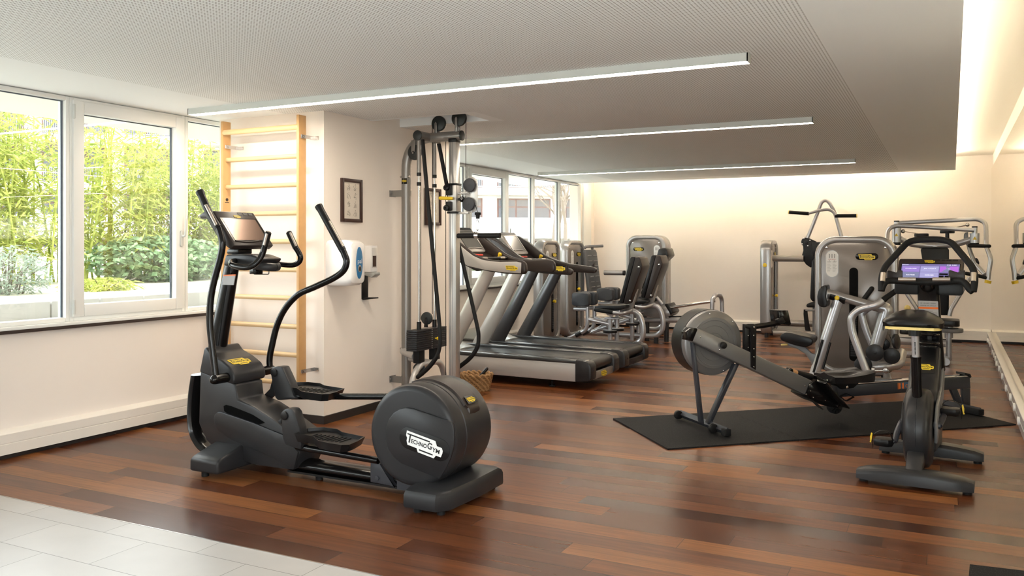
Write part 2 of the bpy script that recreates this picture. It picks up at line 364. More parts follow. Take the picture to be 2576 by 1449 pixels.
# walls
def wall(name, x0, x1, y0, y1, z0, z1, m='wall_paint'): b = MB(); b.bb(x0, x1, y0, y1, z0, z1); return struct(b.obj(name, m))
wall('wall_left', XW - 0.2, XW, -3.2, 14.2, 0, 0.83)
wall('wall_left', XW - 0.2, XW, 13.34, 14.2, 0.83, 2.5)
wall('wall_left', XW - 0.2, XW + 0.0, -3.2, 14.2, 2.49, 2.7)
wall('wall_left', XW - 0.2, XW, -3.2, -2.9, 0.83, 2.5)
wall('wall_pier', -5.385, XP, YP0, YP1, 0, 2.68, 'pier_paint')
wall('wall_back', -5.65, 1.2, YB, YB + 0.2, 0, 2.7)
for a_ in ((-5.65, -1.5, 0, 2.7), (2.1, 3.2, 0, 2.7), (-1.5, 2.1, 0, .15), (-1.5, 2.1, 2.35, 2.7)): wall('wall_front', a_[0], a_[1], -3.4, -3.2, a_[2], a_[3])
b = MB(); b.prism([(RX(YB, 0.62), YB, 0), (RX(2.2, 0.62), 2.2, 0), (RX(2.2, 0.62) + .2, 2.2, 0), (RX(YB, .62) + .2, YB, 0)], (0, 0, 2.68)); struct(b.obj('wall_right', 'cove_paint'))
wall('wall_right', 3.0, 3.2, -3.2, 2.2, 0, 2.7); wall('wall_right', 0.55, 3.0, 2.2, 2.3, 0, 2.7)
# mirror over a low ledge with ventilation slots
b = MB(); p = [(RX(YB, .60), YB - .002, .165), (RX(5, .60), 5, .165)]
b.prism([p[0], p[1], (p[1][0], 5, 2.48), (p[0][0], YB - .002, 2.48)], (0.012, 0, 0)); mir = b.obj('wall_mirror', 'mirror')
tag(mir, 'long frameless wall mirror above the white ledge on the right', 'mirror')
led = thing('wall_ledge', 'low white ledge with slotted front running below the wall mirror', 'ledge', (RX(10.4), 10.4, 0))
b = MB(); b.prism([(RX(YB), YB - .01, .145), (RX(7.0), 7.0, .145), (RX(7.0, .612), 7.0, .145), (RX(YB, .612), YB - .01, .145)], (0, 0, .013), .003); b.obj('ledge_top', 'white_gloss', led)
b = MB(); b.prism([(RX(YB, .55), YB - .01, .0), (RX(7.0, .55), 7.0, .0), (RX(7.0, .60), 7.0, .0), (RX(YB, .60), YB - .01, .0)], (0, 0, .145), .003); b.obj('front_panel', 'ledge_front', led)
b = MB(); b.prism([(RX(YB, .546), YB - .01, .070), (RX(7.0, .546), 7.0, .070), (RX(7.0, .552), 7.0, .070), (RX(YB, .552), YB - .01, .070)], (0, 0, .008)); b.obj('front_rail', 'lamp_body', led)
for i, y in enumerate((13.5, 13.1, 12.75, 12.0, 11.55, 11.2, 10.9, 10.3, 9.7, 9.05, 8.4, 7.9, 7.4)):
    b = MB(); b.prism(capsule((RX(y, .5485), y, .095 if i % 3 else .075), (0, 1, 0), (0, 0, 1), .09, .06), (-.016, 0, 0), .004); b.obj('vent_slot', 'vent_white', led)
# skirting heaters along the window wall and the back wall
def casing(name, pts_fn, y0, y1):
    b = MB(); prof = [(0.0, .19), (.05, .172), (.056, .165), (.056, .108), (.053, .106), (.053, .102), (.056, .1), (.056, .034), (0.0, .034)]
    b.prism([pts_fn(d, h, y0) for d, h in prof], Vector(pts_fn(0, 0, y1)) - Vector(pts_fn(0, 0, y0))); o = b.obj(name, 'white_gloss'); return struct(o)
casing('baseboard_left', lambda d, h, y: (XW + d, y, h), -3.1, YP0); casing('baseboard_left', lambda d, h, y: (XW + d, y, h), YP1, YB)
casing('baseboard_back', lambda d, h, y: (y, YB - d * 1.4, h), XW + .06, RX(YB) + .05)
b = MB(); b.bb(XW, XW + .02, -3.1, YP0, 0, .034); b.bb(XW, XW + .02, YP1, YB, 0, .034); b.bb(XW, .54, YB - .03, YB, 0, .034); struct(b.obj('trim_2', 'black_skirt'))
b = MB(); b.bb(-5.385, XP + .012, YP0 - .012, YP0, 0, .062); b.bb(XP, XP + .012, YP0, YP1, 0, .062); struct(b.obj('baseboard_pier', 'black_skirt'))
b = MB(); b.bb(XW - .06, XW + .035, -2.9, 13.34, .83, .852, .002); struct(b.obj('trim_3', 'frame_white'))
b = MB(); b.bb(XW, XW + .038, -2.9, 13.34, .808, .8305); struct(b.obj('trim_4', 'sill_dark'))
# windows: plane of the glazing just outside the wall face
def yu(u): return W(u, 600, x=XW - .02).y
def frame_bars(b, y0, y1, z0, z1, w, x0, x1, bev=.004):
    b.bb(x0, x1, y0, y0 + w, z0, z1, bev); b.bb(x0, x1, y1 - w, y1, z0, z1, bev); b.bb(x0, x1, y0 + w, y1 - w, z1 - w, z1, bev); b.bb(x0, x1, y0 + w, y1 - w, z0, z0 + w, bev)
def glazing(par, y0, y1, z0, z1):
    b = MB(); b.bb(XW - .052, XW - .049, y0, y1, z0, z1); b.obj('glass_pane', 'window_glass', par)
    b = MB()
    for y in (y0, y1 - .012): b.bb(XW - .049, XW - .040, y, y + .012, z0, z1)
    b.bb(XW - .049, XW - .042, y0, y1, z1 - .007, z1); b.obj('gasket', 'gasket', par)
ZW0, ZW1 = .852, 2.425
wn_i = [0]
def window(y0, y1, sash=False, w=.03, wz=None):
    wn_i[0] += 1
    par = bpy.data.objects.new('window_%d' % wn_i[0], None); C.objects.link(par); par.location = (XW, (y0 + y1) / 2, ZW0); par['kind'] = 'structure'
    par.matrix_world = Matrix.Translation(par.location)
    b = MB(); frame_bars(b, y0, y1, ZW0, ZW1, w, XW - .09, XW - .005); b.obj('window_frame', 'frame_white', par)
    if sash:
        s0, s1, q = y0 + w - .012, y1 - w + .012, .085
        b = MB(); frame_bars(b, s0, s1, ZW0 + .03, ZW1 - .02, q, XW - .06, XW + .012, .006); sa = b.obj('sash', 'frame_white', par)
        glazing(par, s0 + q, s1 - q, ZW0 + .03 + q, ZW1 - .02 - q)
        hy = s1 - .035
        b = MB(); b.prism(capsule((XW + .012, hy, 1.44), (0, 1, 0), (0, 0, 1), .032, .13), (.012, 0, 0), .004)
        b.tube(fillet([(XW + .02, hy, 1.46), (XW + .055, hy, 1.46), (XW + .06, hy + .012, 1.62)], .012), [.011, .009], 10, round_end=True); b.obj('window_handle', 'lamp_body', par)
        for z in (ZW0 + .10, ZW1 - .1):
            b = MB(); b.cyl((XW + .016, s0 + .0, z - .05), (XW + .016, s0 + .0, z + .05), .009, 10); b.obj('hinge', 'lamp_body', par)
    else: glazing(par, y0 + w, y1 - w, ZW0 + w, ZW1 - w)
    return par
YA = yu(152)
for y0, y1 in ((-2.9, -1.3), (-1.3, .3), (.3, 1.9), (1.9, YA + .06)): window(y0, y1)
window(YA + .06, yu(462), True); window(yu(462) + .002, 6.2)
window(6.202, yu(1172)); window(yu(1172), yu(1275), True); window(yu(1275), yu(1341)); window(yu(1341), yu(1407)); window(yu(1407), yu(1462)); 
b = MB(); b.bb(XW - .02, XW + .03, yu(1462), yu(1478) + .05, .83, 2.43, .003); struct(b.obj('trim_5', 'frame_white'))
# unseen glazing added behind the viewpoint to bring daylight into the front
par = bpy.data.objects.new('window_12', None); C.objects.link(par); par.location = (.3, -3.3, .15); par['kind'] = 'structure'; par.matrix_world = Matrix.Translation(par.location)
b = MB()
for x in (-1.5, .3, 2.06): b.bb(x, x + .04, -3.34, -3.26, .15, 2.35)
b.bb(-1.5, 2.1, -3.34, -3.26, 2.31, 2.35); b.bb(-1.5, 2.1, -3.34, -3.26, .15, .19); b.obj('window_frame', 'frame_white', par)
b = MB(); b.bb(-1.5, 2.1, -3.305, -3.30, .15, 2.35); b.obj('glass_pane', 'window_glass', par)
# linear ceiling lamps
def lamp(y0, x0, x1, label, grp='linear ceiling lamps'):
    t = thing('linear_ceiling_lamp', label, 'ceiling lamp', ((x0 + x1) / 2, y0 + .045, ZC), group=grp)
    b = MB(); b.bb(x0, x1, y0, y0 + .004, ZC - .046, ZC); b.bb(x0, x1, y0 + .084, y0 + .088, ZC - .046, ZC); b.bb(x0, x0 + .006, y0, y0 + .088, ZC - .046, ZC); b.bb(x1 - .006, x1, y0, y0 + .088, ZC - .046, ZC); b.bb(x0 + .006, x1 - .006, y0 + .004, y0 + .084, ZC - .012, ZC - .002)
    b.obj('housing', 'lamp_body', t)
    b = MB(); b.bb(x0 + .006, x1 - .006, y0 + .004, y0 + .084, ZC - .044, ZC - .034); b.obj('diffuser', 'lamp_glow', t)
lamp(4.71, -5.16, -.95, 'nearest of three long white ceiling light bars, above the elliptical trainer')
lamp(7.29, -5.16, -.95, 'middle of three long white ceiling light bars, behind the pulley column')
lamp(11.02, -5.16, -.95, 'furthest of three long white ceiling light bars, nearest the back wall')
# light strips hidden on top of the ceiling raft
b = MB(); b.prism([(RX(YR, .06), YR - .03, 2.492), (RX(-3.0, .06), -3.0, 2.492), (RX(-3.0, .09), -3.0, 2.492), (RX(YR, .09), YR - .03, 2.492)], (0, 0, .012)); struct(b.obj('trim_6', 'mirror_cove_glow'))
b = MB(); b.bb(-5.3, 0.0, YR - .10, YR - .07, 2.492, 2.504); struct(b.obj('trim_7', 'cove_glow'))
# ---------------------------------------------------------------- the garden outside
mat('soil', (0.40, 0.37, 0.27), 0.9, noise=(2.5, .35)); mat('kerb_stone', (0.52, 0.50, 0.47), 0.8, noise=(6, .12)); mat('bark', (0.15, 0.12, 0.095), 0.9)
mat('facade', (0.62, 0.60, 0.57), 0.8); mat('facade_white', (0.80, 0.80, 0.79), 0.8); mat('facade_mauve', (0.26, 0.20, 0.22), 0.8); mat('facade_glass', (0.10, 0.10, 0.11), 0.2, spec=0.25); mat('window_red', (0.13, 0.055, 0.045), 0.6); mat('railing', (0.26, 0.27, 0.28), 0.5)
def leaf_mat(name, a, b_):
    m = bpy.data.materials.new(name); m.use_nodes = True; nt = m.node_tree; nt.nodes.remove(nt.nodes['Principled BSDF']); MATS[name] = m
    t = N(nt, 'ShaderNodeTexCoord'); n = noise(nt, t.outputs['Object'], 9, 2); c = ramp(nt, n, [(.35, a), (.65, b_)])
    d = N(nt, 'ShaderNodeBsdfDiffuse'); tl = N(nt, 'ShaderNodeBsdfTranslucent'); mx = N(nt, 'ShaderNodeMixShader'); mx.inputs[0].default_value = .4
    for q in (d, tl): nt.links.new(c, q.inputs[0])
    nt.links.new(d.outputs[0], mx.inputs[1]); nt.links.new(tl.outputs[0], mx.inputs[2]); nt.links.new(mx.outputs[0], nt.nodes['Material Output'].inputs[0])
leaf_mat('bamboo_leaf', (0.22, 0.28, 0.055), (0.52, 0.52, 0.15)); leaf_mat('ivy_leaf', (0.13, 0.22, 0.10), (0.36, 0.45, 0.26)); leaf_mat('dry_leaf', (0.32, 0.23, 0.15), (0.48, 0.37, 0.26)); leaf_mat('grey_leaf', (0.24, 0.29, 0.22), (0.38, 0.41, 0.33)); leaf_mat('pine_leaf', (0.12, 0.22, 0.11), (0.30, 0.40, 0.22))
GZ = .85
b = MB(); b.bb(-70, -7.2, -30, 90, GZ - .3, GZ); tag(struct(b.obj('garden_ground', 'soil')))
b = MB(); b.bb(-7.2, 40, -30, -3.42, -.1, 0); struct(b.obj('sky_block_ground', 'kerb_stone'))  # unseen ground added to keep sky light from coming up through the front glazing
b = MB(); b.bb(-7.2, -5.66, -30, 40, .4, .72); struct(b.obj('garden_path', 'kerb_stone'))
b = MB()
for i in range(70):
    y = -10 + i * .5; b.bb(-7.42, -7.18, y + .006, y + .494, .6, GZ + .035, .01)
struct(b.obj('garden_kerb', 'kerb_stone'))
b = MB(); b.bb(-7.0, -5.6, -6, 14.4, 2.50, 2.75); struct(b.obj('roof_overhang', 'facade'))
rnd = random.Random(3)
def leaves(b, n, pos, ln, wd, droop=.5):
    bm = b.bm
    for _ in range(n):
        p = Vector(pos()); a = rnd.uniform(0, 6.283); d = Vector((math.cos(a), math.sin(a), rnd.uniform(-droop - .4, .5 - droop))).normalized()
        s = d.cross(Vector((rnd.uniform(-1, 1), rnd.uniform(-1, 1), 1))).normalized(); l, w = ln * rnd.uniform(.6, 1.3), wd * rnd.uniform(.7, 1.2)
        bm.faces.new([bm.verts.new(q) for q in (p, p + d * l * .4 + s * w, p + d * l, p + d * l * .4 - s * w)])
    return b
def gauss_in(c, r): return lambda: (c[0] + rnd.gauss(0, r[0]), c[1] + rnd.gauss(0, r[1]), c[2] + rnd.uniform(-1, 1) * r[2])
bam = thing('bamboo_thicket', 'dense tall yellow-green bamboo thicket beyond the kerb outside the near windows', 'bamboo', (-11.5, 7.7, GZ))
bst, blf = MB(), MB()
for i in range(9):
    y, x = 4.2 + i * .88, -11.9 + rnd.uniform(-.4, .4) + .10 * i; h = rnd.uniform(2.35, 2.9) - (.5 if i > 6 else 0); tops = []
    for _ in range(16):
        a = (x + rnd.gauss(0, .3), y + rnd.gauss(0, .42)); tp = (a[0] + rnd.gauss(0, .25), a[1] + rnd.gauss(0, .25), GZ + h * rnd.uniform(.75, 1.05)); tops.append((a, tp))
        bst.tube([(a[0], a[1], GZ), ((a[0] + tp[0]) / 2, (a[1] + tp[1]) / 2, GZ + h * .5), tp], [.016, .013, .006], 5)
    def pos():
        a, tp = rnd.choice(tops); k = rnd.uniform(.18, 1.02)
        return (a[0] + (tp[0] - a[0]) * k + rnd.gauss(0, .17), a[1] + (tp[1] - a[1]) * k + rnd.gauss(0, .17), GZ + (tp[2] - GZ) * k)
    leaves(blf, 2600, pos, .20, .016)
tag(bst.obj('stems', 'bamboo_leaf', bam), kind='stuff'); tag(blf.obj('foliage', 'bamboo_leaf', bam), kind='stuff')
def leafy(name, label, cat, c, r, n, m, ln, wd, group=None, twigs=True):
    t = thing(name, label, cat, (c[0], c[1], GZ), group=group)
    b = MB()
    for _ in range(14):
        e = (c[0] + rnd.uniform(-1, 1) * r[0], c[1] + rnd.uniform(-1, 1) * r[1], GZ + (c[2] - GZ + r[2]) * rnd.uniform(.6, 1)); b.tube([(c[0] + (e[0] - c[0]) * .3, c[1] + (e[1] - c[1]) * .3, GZ - .02), ((c[0] + e[0]) / 2 + rnd.gauss(0, .05), (c[1] + e[1]) / 2, (GZ + e[2]) / 2), e], [.012, .008, .004], 5)
    b.obj('stems', 'bark', t)
    def pos():
        while True:
            q = [rnd.uniform(-1, 1) for _ in range(3)]
            if .45 < sum(k * k for k in q) ** .5 < 1.0: return tuple(c[k] + q[k] * r[k] for k in range(3))
    leaves(MB(), n, pos, ln, wd).obj('foliage', m, t)
leafy('ivy_hedge', 'rounded dark green ivy mound in front of the bamboo', 'hedge', (-10.6, 9.2, 1.18), (.7, 1.25, .38), 3000, 'ivy_leaf', .10, .045)
leafy('ivy_hedge', 'ivy mound further along, seen beside the wooden wall bars', 'hedge', (-11.2, 11.3, 1.18), (.7, 1.0, .36), 2300, 'ivy_leaf', .10, .045)
leafy('dry_shrub', 'dry reddish brown shrub standing above the ivy mound', 'shrub', (-11.3, 9.9, 1.6), (.5, .9, .55), 1100, 'dry_leaf', .07, .02)
leafy('lavender_shrub', 'low grey-green shrub at the foot of the bamboo by the kerb', 'shrub', (-9.2, 5.9, 1.1), (.5, .42, .30), 1300, 'grey_leaf', .09, .012)
leafy('ground_plant', 'loose yellowish grass tuft on the garden soil', 'plant', (-9.0, 6.9, .92), (.35, .45, .1), 700, 'bamboo_leaf', .16, .01)
leafy('green_shrub', 'leafy green shrub low outside the window behind the treadmills', 'shrub', (-9.6, 16.4, 1.1), (.7, 1.6, .35), 2300, 'ivy_leaf', .12, .05)
def tree(x, y, h, label, m=None, n=0, spread=.5, depth=4, group='trees beyond the windows'):
    t = thing('bare_tree' if not n else 'pine_tree', label, 'tree', (x, y, GZ), group=group)
    b = MB(); tips = []
    def br(p, d, l, r, k):
        q = p + d * l; mid = p + d * l * .5 + Vector((rnd.gauss(0, .04), rnd.gauss(0, .04), 0)) * l
        b.tube([p, mid, q], [r, r * .85, r * .65], 6 if k > 1 else 4); tips.append(q)
        if k:
            for _ in range(3 if k > 1 else 4):
                dd = (d + Vector((rnd.gauss(0, spread), rnd.gauss(0, spread), rnd.uniform(-.1, .35)))).normalized(); br(q if rnd.random() < .6 else mid, dd, l * rnd.uniform(.6, .85), r * .58, k - 1)
    br(Vector((x, y, GZ - .05)), Vector((0, 0, 1)), h * .34, h * .022, depth); b.obj('branches', 'bark', t)
    if n:
        leaves(MB(), n, lambda: tuple(rnd.choice(tips) + Vector((rnd.gauss(0, .18), rnd.gauss(0, .18), rnd.gauss(0, .15)))), .16, .014).obj('foliage', m, t)
tree(-14.9, 6.4, 4.6, 'bare grey tree rising behind the bamboo, first from the kerb lamp side'); tree(-15.3, 9.2, 4.8, 'bare grey tree rising behind the bamboo, above the ivy mound')
tree(-10.8, 24.4, 4.4, 'bare twiggy tree outside the far windows before the pale building'); tree(-10.0, 23.3, 3.6, 'smaller bare twiggy tree outside the last far window')
tree(-11.0, 16.6, 3.6, 'green pine seen past the pulley column', 'pine_leaf', 2600)
# long apartment block across the garden
bd = Vector((math.cos(R(38)), math.sin(R(38)), 0)); bn = Vector((bd.y, -bd.x, 0)); b0 = Vector((-30.5, 40.5, 0))
bldg = thing('apartment_building', 'long white apartment block with balconies across the garden', 'building', tuple(b0))
def fb(b, s0, s1, d0, d1, z0, z1):
    b.prism([b0 + bd * s0 + bn * d0 + Vector((0, 0, z0)), b0 + bd * s1 + bn * d0 + Vector((0, 0, z0)), b0 + bd * s1 + bn * d1 + Vector((0, 0, z0)), b0 + bd * s0 + bn * d1 + Vector((0, 0, z0))], (0, 0, z1 - z0))
b = MB(); fb(b, -30, 30, -8, 0, 0, 14); b.obj('wall', 'facade', bldg)
for k in range(-1, 4):
    z = 2.25 + k * 2.55
    if k >= 0:
        b = MB(); fb(b, -30, 30, 0, 1.5, z - .42, z); b.obj('balcony_slab', 'facade', bldg)
        b = MB(); fb(b, -30, 30, 1.42, 1.46, z + .74, z + .80); fb(b, -30, 30, 1.42, 1.46, z + .04, z + .09)
        for q in range(420): fb(b, -20 + q * .1, -19.975 + q * .1, 1.43, 1.45, z + .05, z + .78)
        if k == 0: fb(b, -30, 30, 1.38, 1.42, z, z + .72)
        b.obj('balcony_parapet' if k == 0 else 'balcony_railing', 'facade_white' if k == 0 else 'railing', bldg)
    for j in range(14):
        s = -29.6 + j * 4.2
        b = MB(); fb(b, s, s + 3.3, .02, .06, z + .05, z + 2.0); f = b.obj('window_frame', 'window_red', bldg)
        b = MB()
        for s0_, s1_ in ((.1, 1.1), (1.2, 2.2), (2.3, 3.2)): fb(b, s + s0_, s + s1_, .06, .08, z + .15, z + 1.45); fb(b, s + s0_, s + s1_, .06, .08, z + 1.53, z + 1.92)
        b.obj('glass', 'facade_glass', f)
b = MB(); fb(b, -30, 30, 2.0, 2.2, GZ - .2, 1.35); b.obj('plinth', 'facade_mauve', bldg)
# ---------------------------------------------------------------- elliptical trainer (axis along X, centre line y = 4.02)
def zoomed(ox, oy, s): return lambda px_, py_, **k: W(ox + px_ / s, oy + py_ / s, **k)
z3, z2, z4 = zoomed(480, 860, 3.22), zoomed(480, 460, 3.22), zoomed(480, 470, 4.998)
def poly(z, pts, **k): return [z(x, y, **k) for x, y in pts]
mat('slot_dark', (0.002, 0.002, 0.002), 0.8, spec=0.05); mat('bronze_screen', (0.23, 0.155, 0.12), 0.22, 0.75); mat('sensor', (0.50, 0.44, 0.38), 0.35, 0.7); mat('console_brown', (0.028, 0.020, 0.0175), 0.36, spec=0.35)
ell = thing('elliptical_trainer', 'large black elliptical trainer in front of the wooden wall bars', 'elliptical trainer', (-3.1, 4.02, 0))
YC = 4.02
DC, DR, D0, D1 = Vector((-2.527, 0, .370)), .272, 3.81, 4.225
b = MB(); prof = [(D0, DR - .035), (D0 + .003, DR - .018), (D0 + .012, DR - .006), (D0 + .03, DR), (3.925, DR), (3.93, DR - .006), (3.936, DR), (D1 - .03, DR), (D1 - .01, DR - .007), (D1, DR - .03)]
b.lathe((DC.x, 0, DC.z), (0, 1, 0), prof, 72); drum = b.obj('flywheel_housing', 'graphite', ell)
b = MB(); rings = []
for k in range(25):
    a = R(22 + 95 * k / 24); c, s_ = math.cos(a), math.sin(a); w = .085 if 2 < k < 24 else .065
    lip = .008 if 0 < k < 24 else -.004
    rings.append([Vector((DC.x + c * (DR + q), y, DC.z + s_ * (DR + q))) for y, q in ((4.055 - w, -.01), (4.055 - w + .012, lip), (4.055, lip + .003), (4.055 + w - .012, lip), (4.055 + w, -.01))])
b.loft(rings); hood = b.obj('hood_panel', 'console_brown', ell)
a = R(38); nv = Vector((math.cos(a), 0, math.sin(a))); pc = Vector((DC.x, 4.055, DC.z)) + nv * (DR + .0125)
b = MB(); b.prism(rrect(pc, (0, 1, 0), nv.cross(Vector((0, 1, 0))) * -1, .10, .05, .006), nv * .003); b.obj('badge_plate', 'black_gloss', hood)
logo(pc + nv * .003, (0, 1, 0), Vector((-math.sin(a), 0, math.cos(a))), .075, hood)
b = MB(); b.prism(poly(z3, [(1573, 740), (1580, 690), (1600, 630), (1640, 577), (1690, 545), (1740, 533), (1800, 541), (2108, 645), (2126, 690), (2133, 745), (2128, 850), (2105, 940), (2070, 1020), (2012, 1112), (1700, 985), (1640, 935), (1600, 875), (1578, 800)], y=D0 - .010), (0, .016, 0), .006, 2); cov = b.obj('side_cover', 'graphite_smooth', drum)
ca, cb = z3(1745, 770, y=D0 - .012), z3(2035, 880, y=D0 - .012); ax = (cb - ca).normalized(); ay = Vector((-ax.z, 0, ax.x)); cc = z3(1890, 828, y=D0 - .012)
b = MB(); b.prism(capsule(cc, ax, ay, .315, .118), (0, .004, 0), .0015); b.obj('badge_plate', 'black_plastic', drum)
logo(cc, ax, ay, .235, drum, 'logo_white')
b = MB(); b.prism(poly(z3, [(1455, 968), (1530, 990), (1650, 1180), (1650, 1172), (1455, 1135)], y=3.92), (0, .2, 0), .004); b.disc(z3(1508, 1105, y=3.918), (0, 1, 0), .013, .006, 16, .002)
b.prism([(-2.70, 3.93, .035), (-2.50, 3.93, .035), (-2.50, 3.93, .12), (-2.70, 3.93, .12)], (0, .18, 0)); b.obj('mount_plate', 'dark_steel', ell)
def foot_bar(name, pts, x0, x1): b = MB(); b.prism([(x0, y, z) for y, z in pts], (x1 - x0, 0, 0), .016, 3); return b.obj(name, 'graphite', ell)
b = MB(); fp = [(-2.495, 3.69), (-2.30, 3.685), (-2.25, 3.75), (-2.232, 4.02), (-2.235, 4.31), (-2.28, 4.345), (-2.495, 4.345), (-2.53, 4.02)]
cen = Vector((-2.37, 4.02, 0)); rings = []
for z, k in ((.03, .985), (.04, 1), (.095, .995), (.115, .96), (.128, .86), (.14, .55)): rings.append([Vector((cen.x + (x - cen.x) * (k if k > .9 else k + .05), cen.y + (y - cen.y) * k, z)) for x, y in fp])
b.loft(rings); b.obj('rear_foot', 'graphite', ell)
foot_bar('front_foot', [(3.70, .032), (3.70, .105), (3.73, .122), (3.90, .168), (4.14, .168), (4.31, .122), (4.34, .105), (4.34, .032)], -4.04, -3.81)
for x, y in ((-2.44, 3.74), (-2.31, 3.76), (-2.44, 4.29), (-2.3, 4.29), (-3.96, 3.75), (-3.96, 4.29), (-3.30, 4.0)):
    b = MB(); b.cyl((x, y, 0), (x, y, .032), .022, 16); b.cyl((x, y, .03), (x, y, .05), .008, 8); b.obj('levelling_foot', 'rubber', ell)
b = MB(); b.tube([(-3.75, YC, .075), (-2.62, YC, .070)], .058, 20, (.62, 1.25), up=(0, 0, 1)); b.bb(-3.5, -2.65, YC - .07, YC + .07, .03, .042); b.obj('base_rail', 'black_gloss', ell)
BY0, BT = 3.905, .23
b = MB(); b.prism(poly(z3, [(75, 235), (200, 280), (340, 335), (366, 345), (380, 470), (515, 528), (655, 620), (825, 750), (885, 900), (830, 1040), (700, 1026), (520, 1000), (210, 892), (120, 790), (62, 660)], y=BY0), (0, BT, 0), .012, 2); body = b.obj('body_shell', 'graphite', ell)
b = MB(); b.prism(poly(z3, [(265, 520), (285, 510), (330, 522), (500, 590), (600, 655), (480, 690), (380, 650), (270, 560)], y=BY0 - .002), (0, .003, 0)); b.obj('slot', 'slot_dark', body)
b = MB(); b.prism(poly(z3, [(183, 625), (190, 590), (212, 570), (242, 567), (500, 655), (742, 752), (868, 893), (832, 1036), (640, 930), (330, 800), (215, 722), (192, 680)], y=BY0 - .012), (0, .016, 0), .006, 2); b.obj('side_cover', 'graphite_smooth', body)
b = MB(); b.tube(catmull([z3(x, y, y=YC - .03) for x, y in ((68, 262), (45, 430), (38, 600), (55, 730), (110, 830), (190, 893))]), .026, 12, (2.6, 1), up=(0, 1, 0)); b.obj('rear_rim', 'black_gloss', ell)
CY0, CY1 = 3.882, 4.158
b = MB(); b.prism(poly(z3, [(103, 52), (125, 40), (165, 98), (250, 150), (315, 205), (347, 262), (352, 315), (338, 347), (270, 325), (66, 245)], y=CY0), (0, CY1 - CY0, 0), .02, 3); cowl = b.obj('upper_cowl', 'graphite', ell)
pa, pb = z3(250, 150, y=CY0), z3(315, 205, y=CY0); tn = (pb - pa).normalized(); nn = Vector((-tn.z, 0, tn.x)); nn = nn if nn.z > 0 else -nn
pc = (pa + pb) / 2; pc.y = 4.0; logo(pc + nn * .0015 - tn * .004, (0, 1, 0), nn.cross(Vector((0, 1, 0))), .165, ell)
AN, AF = 3.80, 4.24
b = MB(); ax0, ax1 = z3(205, 303, y=AN), z3(640, 226, y=AF); b.tube([ax0 + Vector((0, -.012, 0)), ax1 + Vector((0, .012, 0))], .030, 18, round_end=True); b.obj('arm_axle', 'black_gloss', ell)
def grip_set(path, par, rg=.0225, strip_side=(0, -1, 0), strip=(.28, .97), cap=True):
    L = len(path); P = [Vector(p) for p in path]
    b = MB(); b.tube(P, rg, 16, round_end=False)
    d = (P[-1] - P[-2]).normalized()
    if cap: b.tube([P[-1] - d * .004, P[-1] + d * .012, P[-1] + d * .028, P[-1] + d * .036], [rg, rg + .003, rg + .003, rg * .5], 16)
    else: b.tube([P[-1] - d * .002, P[-1] + d * .006], [rg, rg * .7], 16)
    g = b.obj('grip', 'black_plastic', par)
    a, c = P[0].lerp(P[-1], strip[0]), P[0].lerp(P[-1], strip[1]); sd = Vector(strip_side).normalized() * (rg - .006)
    b = MB(); b.tube([a + sd, c + sd], .0095, 10, (1, 1)); b.obj('sensor_strip', 'sensor', par); return g
def swing_arm(pts, grip, Y, base, side):
    path = [base] + [z2(x, y, y=Y) for x, y in pts]
    b = MB(); b.tube(catmull(path), .0205, 16); am = b.obj('swing_arm', 'black_gloss', ell)
    g = [z2(x, y, y=Y) for x, y in grip]; grip_set(g, am, .0225, side, (.06, .68)); return am
swing_arm([(180, 1380), (155, 1150), (160, 950), (192, 780), (235, 620), (255, 500), (236, 400), (222, 365)], [(222, 365), (150, 250), (85, 100)], AN, ax0, (.55, -1, .2))
swing_arm([(638, 1425), (655, 1330), (700, 1150), (770, 1010), (870, 905), (1000, 845), (1150, 775), (1235, 712), (1262, 640), (1245, 580), (1230, 545)], [(1230, 545), (1140, 380), (1050, 215)], AF, ax1, (1, -.25, .3))
c0, c1 = z2(215, 1345, y=YC), z2(338, 640, y=YC)
b = MB(); b.tube([c0, c1], [.060, .047], 24, (1, .95), up=(1, 0, 0)); col_ = b.obj('console_column', 'black_gloss', ell)
b = MB(); st = [z2(x, y, y=YC - .056) for x, y in ((265, 748), (360, 745), (345, 828), (255, 825))]; b.prism(st, (0, .006, 0)); b.obj('warning_label', 'label_grey', col_)
b = MB(); st = [z2(x, y, y=YC - .057) for x, y in ((265, 745), (361, 742), (359, 752), (263, 756))]; b.prism(st, (0, .006, 0)); b.obj('label_stripe', 'orange', col_)
# tray, fixed handlebar, console
b = MB(); tp = poly(z4, [(432, 850), (640, 843), (760, 852), (900, 905), (830, 1010), (640, 1000), (470, 1000), (400, 990)], y=3.93)
b.prism(tp, (0, .18, 0), .014, 3); rc = z4(925, 985, y=YC); rc.y = YC
for q, zz in ((1, 0),):
    b.tube([rc + Vector((math.cos(t) * .088, math.sin(t) * .075, -math.cos(t) * .012)) for t in [2 * math.pi * k / 32 for k in range(33)]], .02, 10, (1.25, .9), up=(0, 0, 1), caps=False)
tray = b.obj('accessory_tray', 'graphite', ell)
b = MB(); b.bb(rc.x - .085, rc.x - .03, YC - .04, YC + .02, rc.z - .055, rc.z - .018, .004); w0 = rc + Vector((-.04, -.05, -.02))
b.tube(fillet([w0, w0 + Vector((0, 0, -.035)), w0 + Vector((.095, .03, -.035)), w0 + Vector((.095, .03, 0))], .008), .003, 8); b.obj('bottle_clip', 'black_gloss', tray)
